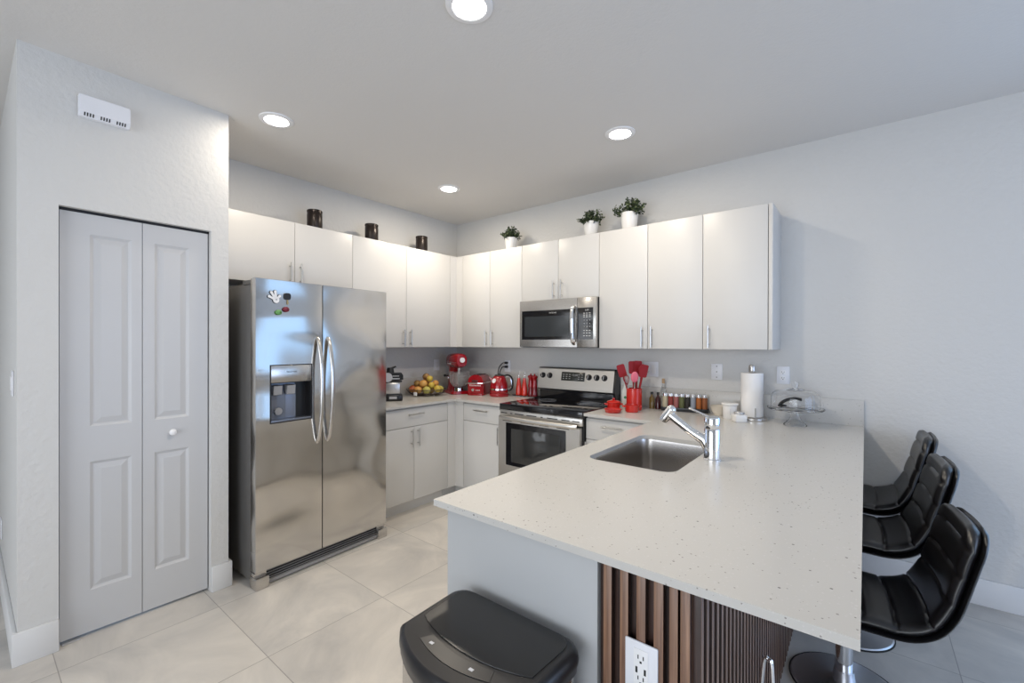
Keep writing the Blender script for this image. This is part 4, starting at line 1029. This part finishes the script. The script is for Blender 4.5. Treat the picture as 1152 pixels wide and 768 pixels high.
# ------------------------------------------------------------------ counter: right run
ck_ = thing('utensil_crock', 'tall red cylindrical utensil crock right of the range', 'crock', (2.184, -.245, Z))
MB().lathe([(0, 0), (.055, 0), (.058, .004), (.058, .158), (.060, .160), (.060, .166), (.053, .166), (.053, .012), (0, .012)], n=36).build('pot', M['red_pot'], ck_)
def utensil(lab, dx, dy, tip, kind, mt, name='spatula', cat='utensil'):
    base = Vector((2.184 + dx * .25, -.245 + dy * .25, Z + .014))
    t = thing(name, lab, cat, base, 0, 'utensils in the red crock')
    tp = Vector((2.184 + tip[0], -.245 + tip[1], tip[2])) - base
    d_ = tp.normalized(); hl = tp.length - .075
    MB().tube([(0, 0, 0), d_ * hl * .5, d_ * hl], .0052, n=8).build('handle', M['chrome'] if kind in ('whisk', 'steel', 'ladle') else mt, t)
    q = d_.to_track_quat('Z', 'Y').to_matrix().to_4x4()
    mm = Matrix.Translation(d_ * hl) @ Matrix.Rotation(math.radians(38), 4, 'Z') @ q if False else Matrix.Translation(d_ * hl) @ q
    rz = facing((0, 0, 0), (.78, .62, 0), (0, 0, 1))   # blades face the room
    m = MB()
    if kind in ('flat', 'steel'):
        m.prism(rrect(-.031, .031, 0, .098, .013), 'z', -.003, .003, .0012)
    elif kind == 'spoon' or kind == 'ladle':
        m.ball((0, .042, 0), .029, .042, .008, 18, 10)
    if kind == 'whisk':
        for a in range(4):
            t_ = PI * a / 4; c_, s_ = math.cos(t_), math.sin(t_)
            m.tube(spline([(0, 0, 0), (.020 * c_, .035, .020 * s_), (.022 * c_, .062, .022 * s_), (0, .085, 0), (-.022 * c_, .062, -.022 * s_), (-.020 * c_, .035, -.020 * s_), (0, 0, 0)], 5), .0014, n=6)
    side = Vector((.78, .62, 0)); up_ = d_; nr = side.cross(up_).normalized(); side = up_.cross(nr).normalized()
    mm = Matrix((side, up_, nr)).transposed().to_4x4(); mm.translation = d_ * hl
    m.xf(mm); m.build('head', M['red_silicone'] if kind == 'whisk' else mt, t)
utensil('red flat turner leaning far left in the crock', -.05, .0, (-.090, -.045, 1.235), 'flat', M['red_silicone'])
utensil('small red whisk with steel handle at the left of the crock', -.04, -.06, (-.046, -.055, 1.175), 'whisk', M['red_silicone'], 'whisk', 'whisk')
utensil('large red spatula at the centre left of the crock', -.01, .03, (-.014, .000, 1.262), 'flat', M['red_silicone'])
utensil('red spatula standing upright at the back of the crock', .02, .05, (.022, .018, 1.265), 'flat', M['red_silicone'])
utensil('red spoon leaning right behind the others in the crock', .05, .03, (.060, .020, 1.255), 'spoon', M['red_silicone'], 'spoon', 'spoon')
utensil('red spatula leaning farthest right in the crock', .06, -.02, (.082, -.008, 1.238), 'flat', M['red_silicone'])
utensil('pink spoon with steel handle at the front of the crock', .03, -.08, (.030, -.062, 1.200), 'ladle', M['pink'], 'spoon', 'spoon')
utensil('second red spoon between the two centre spatulas', .0, .06, (.004, .035, 1.245), 'spoon', M['red_silicone'], 'spoon', 'spoon')

gb = thing('glass_bottle', 'clear bottle with white label and green mark behind the small cocotte', 'bottle', (2.085, -.185, Z))
MB().lathe([(0, 0), (.026, 0), (.028, .004), (.028, .13), (.014, .165), (.012, .20), (0, .20)], n=28).build('body', M['label'], gb)
MB().lathe([(0, .2005), (.0135, .2005), (.0135, .215), (0, .215)], n=20).build('cap', M['white'], gb)
m = MB(); m.cyl((0, 0, 0), (0, 0, .001), .011, n=16); m.xf(Matrix.Rotation(math.radians(-66), 4, 'Z') @ Matrix.Translation((.028, 0, .085)) @ Matrix.Rotation(PI / 2, 4, 'Y')); m.build('green_mark', M['green'], gb)

def cocotte(loc, rot, lab, lid):
    t = thing('mini_cocotte', lab, 'cocotte', loc, rot, 'small red cocottes')
    h = .052
    prof = [(0, 0), (.042, 0), (.047, .006), (.050, h), (.052, h + .002)] + ([(.047, h + .002), (.043, .010), (0, .008)] if not lid else [(.048, h + .002), (0, h + .002)])
    MB().lathe(prof, n=32).build('pot', M['red_pot'], t)
    for s_ in (-1, 1):
        m = MB(); m.tube(spline([(s_ * .047, -.020, h - .012), (s_ * .064, -.014, h - .010), (s_ * .066, 0, h - .009), (s_ * .064, .014, h - .010), (s_ * .047, .020, h - .012)], 4), .0055, n=8); m.build('handle', M['red_pot'], t)
    if lid:
        o = MB().lathe([(0, h + .0025), (.052, h + .0025), (.053, h + .006), (.046, h + .014), (.02, h + .021), (0, h + .022)], n=32).build('lid', M['red_pot'], t)
        MB().lathe([(0, h + .022), (.006, h + .022), (.011, h + .030), (.010, h + .036), (0, h + .038)], n=16).build('knob', M['red_pot'], o)
cocotte((2.055, -.330, Z), math.radians(40), 'small lidded red cocotte at the edge of the range', True)
cocotte((2.215, -.360, Z), math.radians(30), 'small open red cocotte in front of the crock', False)
dl_ = thing('red_dish', 'shallow red enamel dish on the counter in front of both cocottes', 'dish', (2.115, -.470, Z), math.radians(40))
MB().lathe([(0, 0), (.050, 0), (.058, .006), (.064, .024), (.066, .026), (.061, .025), (.055, .010), (0, .006)], n=36).build('dish', M['red_pot'], dl_)
MB().lathe([(0, .007), (.007, .007), (.010, .015), (.008, .020), (0, .021)], n=16).build('knob', M['red_pot'], dl_)

def small_bottle(x, y_, r, h, mt, cap, lab, name='oil_bottle', cat='bottle', group='small bottles by the spice rack'):
    t = thing(name, lab, cat, (x, y_, Z), 0, group)
    MB().lathe([(0, 0), (r, 0), (r, h * .62), (r * .45, h * .76), (r * .4, h * .84), (0, h * .84)], n=24).build('body', mt, t)
    MB().lathe([(0, h * .845), (r * .52, h * .845), (r * .52, h), (0, h)], n=18).build('cap', cap, t)
    return t
small_bottle(2.262, -.088, .020, .130, M['oil_amber'], M['black_satin'], 'small amber bottle with black cap, left of the pair by the spice jars')
small_bottle(2.308, -.080, .020, .130, M['wine'], M['black_satin'], 'small dark red bottle with black cap, right of the amber one')
t = small_bottle(2.336, -.043, .021, .235, M['glass'], M['cork'], 'tall clear glass bottle with cork stopper against the backsplash', 'corked_bottle')
MB().lathe([(0, .004), (.017, .004), (.017, .10), (0, .10)], n=20).build('contents', M['cream'], t)

sr = thing('spice_rack', 'low black rack holding a row of spice jars along the backsplash', 'spice rack', (2.512, -.088, Z), math.radians(12))
m = MB(); m.box(-.165, .165, -.026, .026, 0, .008, .003); m.box(-.165, .165, -.026, -.022, .008, .028, .001); m.box(-.165, .165, .022, .026, .008, .028, .001); m.box(-.165, -.161, -.026, .026, .008, .028); m.box(.161, .165, -.026, .026, .008, .028); m.build('rack', M['black_satin'], sr)
SN = ['pale', 'dark red', 'rose', 'green', 'black', 'grey', 'orange', 'brown']
PS = ['leftmost in the rack', 'second from the left in the rack', 'third from the left in the rack', 'fourth from the left in the rack', 'fourth from the right in the rack', 'third from the right in the rack', 'second from the right in the rack', 'rightmost in the rack']
for k in range(8):
    u = -.138 + k * .0394; c_, s_ = math.cos(math.radians(12)), math.sin(math.radians(12))
    t = thing('spice_jar', 'spice jar of %s spice, silver lid, %s' % (SN[k], PS[k]), 'spice jar', (2.512 + u * c_, -.088 + u * s_, Z + .0085), 0, 'spice jars in the black rack')
    MB().lathe([(0, 0), (.0175, 0), (.0185, .002), (.0185, .096), (.016, .101), (0, .101)], n=24).build('jar', SPICE[k], t)
    MB().lathe([(0, .1015), (.0178, .1015), (.0178, .122), (.016, .124), (0, .124)], n=24).build('lid', M['chrome'], t)

bo = thing('bowl', 'small cream bowl between the spice rack and the white tub', 'bowl', (2.758, -.110, Z))
MB().lathe([(0, 0), (.030, 0), (.032, .004), (.052, .034), (.060, .066), (.062, .068), (.057, .067), (.048, .034), (.028, .008), (0, .007)], n=36).build('bowl_wall', M['cream'], bo)
tb = thing('white_tub', 'white round ceramic tub with flared lid left of the paper towels', 'tub', (2.848, -.205, Z))
MB().lathe([(0, 0), (.041, 0), (.043, .003), (.045, .088), (0, .088)], n=36).build('body', M['ceramic'], tb)
MB().lathe([(0, .0885), (.047, .0885), (.053, .096), (.053, .102), (.049, .105), (0, .104)], n=36).build('lid', M['ceramic'], tb)
m = MB()
for k in range(9):
    a = math.radians(-78 + k * 4); m.box(-.0012, .0012, -.0005, .0005, .030, .070) if k in (3,) else None
m.xf(Matrix.Translation((.012, -.0445, 0))); m.build('vertical_mark', M['lightgrey'], tb)
cj = thing('square_jar', 'small square white jar with round silver lid beside the paper towels', 'jar', (2.925, -.303, Z), math.radians(36))
m = MB(); m.box(-.037, .037, -.034, .034, 0, .048, .006); m.build('body', M['ceramic'], cj)
m = MB(); m.lathe([(0, .048), (.031, .048), (.032, .052), (.032, .060), (.029, .064), (0, .064)], n=32); m.build('lid', M['silver'], cj)
pt = thing('paper_towel_holder', 'silver paper towel holder with round base and rod', 'paper towel holder', (2.972, -.152, Z))
MB().lathe([(0, 0), (.088, 0), (.091, .004), (.091, .016), (.087, .020), (0, .020)], n=48).build('base', M['steel'], pt)
m = MB(); m.cyl((0, 0, .020), (0, 0, .325), .0075, n=16); m.lathe([(.0075, .312), (.019, .314), (.021, .320), (.021, .356), (.017, .365), (0, .367)], n=24); m.build('rod', M['nickel'], pt)
MB().tube([(.034, -.076, .018), (.034, -.076, .085)], .004, n=10).build('tension_arm', M['nickel'], pt)
m = MB(); m.lathe([(.020, .022), (.0655, .022), (.067, .026), (.067, .308), (.0655, .312), (.020, .312)], n=48, close=True)
tag(m.build('paper_towel_roll', M['paper'], None, (2.972, -.152, Z)), 'white paper towel roll on the silver holder', 'paper towel')

cs = thing('cake_stand', 'clear glass footed cake stand at the right end of the counter', 'cake stand', (3.225, -.225, Z))
MB().lathe([(.058, 0), (.062, 0), (.064, .003), (.057, .012), (.036, .032), (.023, .060), (.021, .084), (.030, .094), (.0, .094), (0, .090), (.018, .082), (.020, .060), (.033, .031), (.054, .010)], n=48, close=True).build('foot', M['glass'], cs)
MB().lathe([(0, .0945), (.11, .0945), (.146, .098), (.154, .106), (.154, .110), (.147, .108), (.134, .101), (0, .0995)], n=64).build('plate', M['glass'], cs)
cd = thing('cake_dome', 'clear glass dome with knob covering the cake stand', 'glass dome', (3.225, -.225, Z + .1105))
MB().lathe([(.128, 0), (.131, 0), (.131, .06), (.124, .088), (.105, .104), (.05, .111), (0, .112), (0, .110), (.050, .109), (.104, .102), (.122, .087), (.129, .06)], n=64, close=True).build('dome', M['glass'], cd)
MB().lathe([(0, .1125), (.050, .1125), (.050, .117), (.018, .119), (.014, .126), (.019, .134), (.020, .156), (.016, .162), (0, .163)], n=32).build('knob', M['glass'], cd)
m = MB(); m.tube(spline([(-.070, -.02, .112), (-.075, -.03, .130), (-.045, -.02, .155), (0, .0, .168), (.03, .02, .160)], 6), .011, n=10, flat=(1, .6)); m.tube([(x, y_, .1145 + .006) for x, y_ in rrect(-.085, -.045, -.045, -.005, .018)], .005, n=8, closed=True)
tag(m.build('black_strap', M['black_satin'], None, (3.225, -.225, Z - .0)), 'black curved strap lying under the glass dome', 'strap')
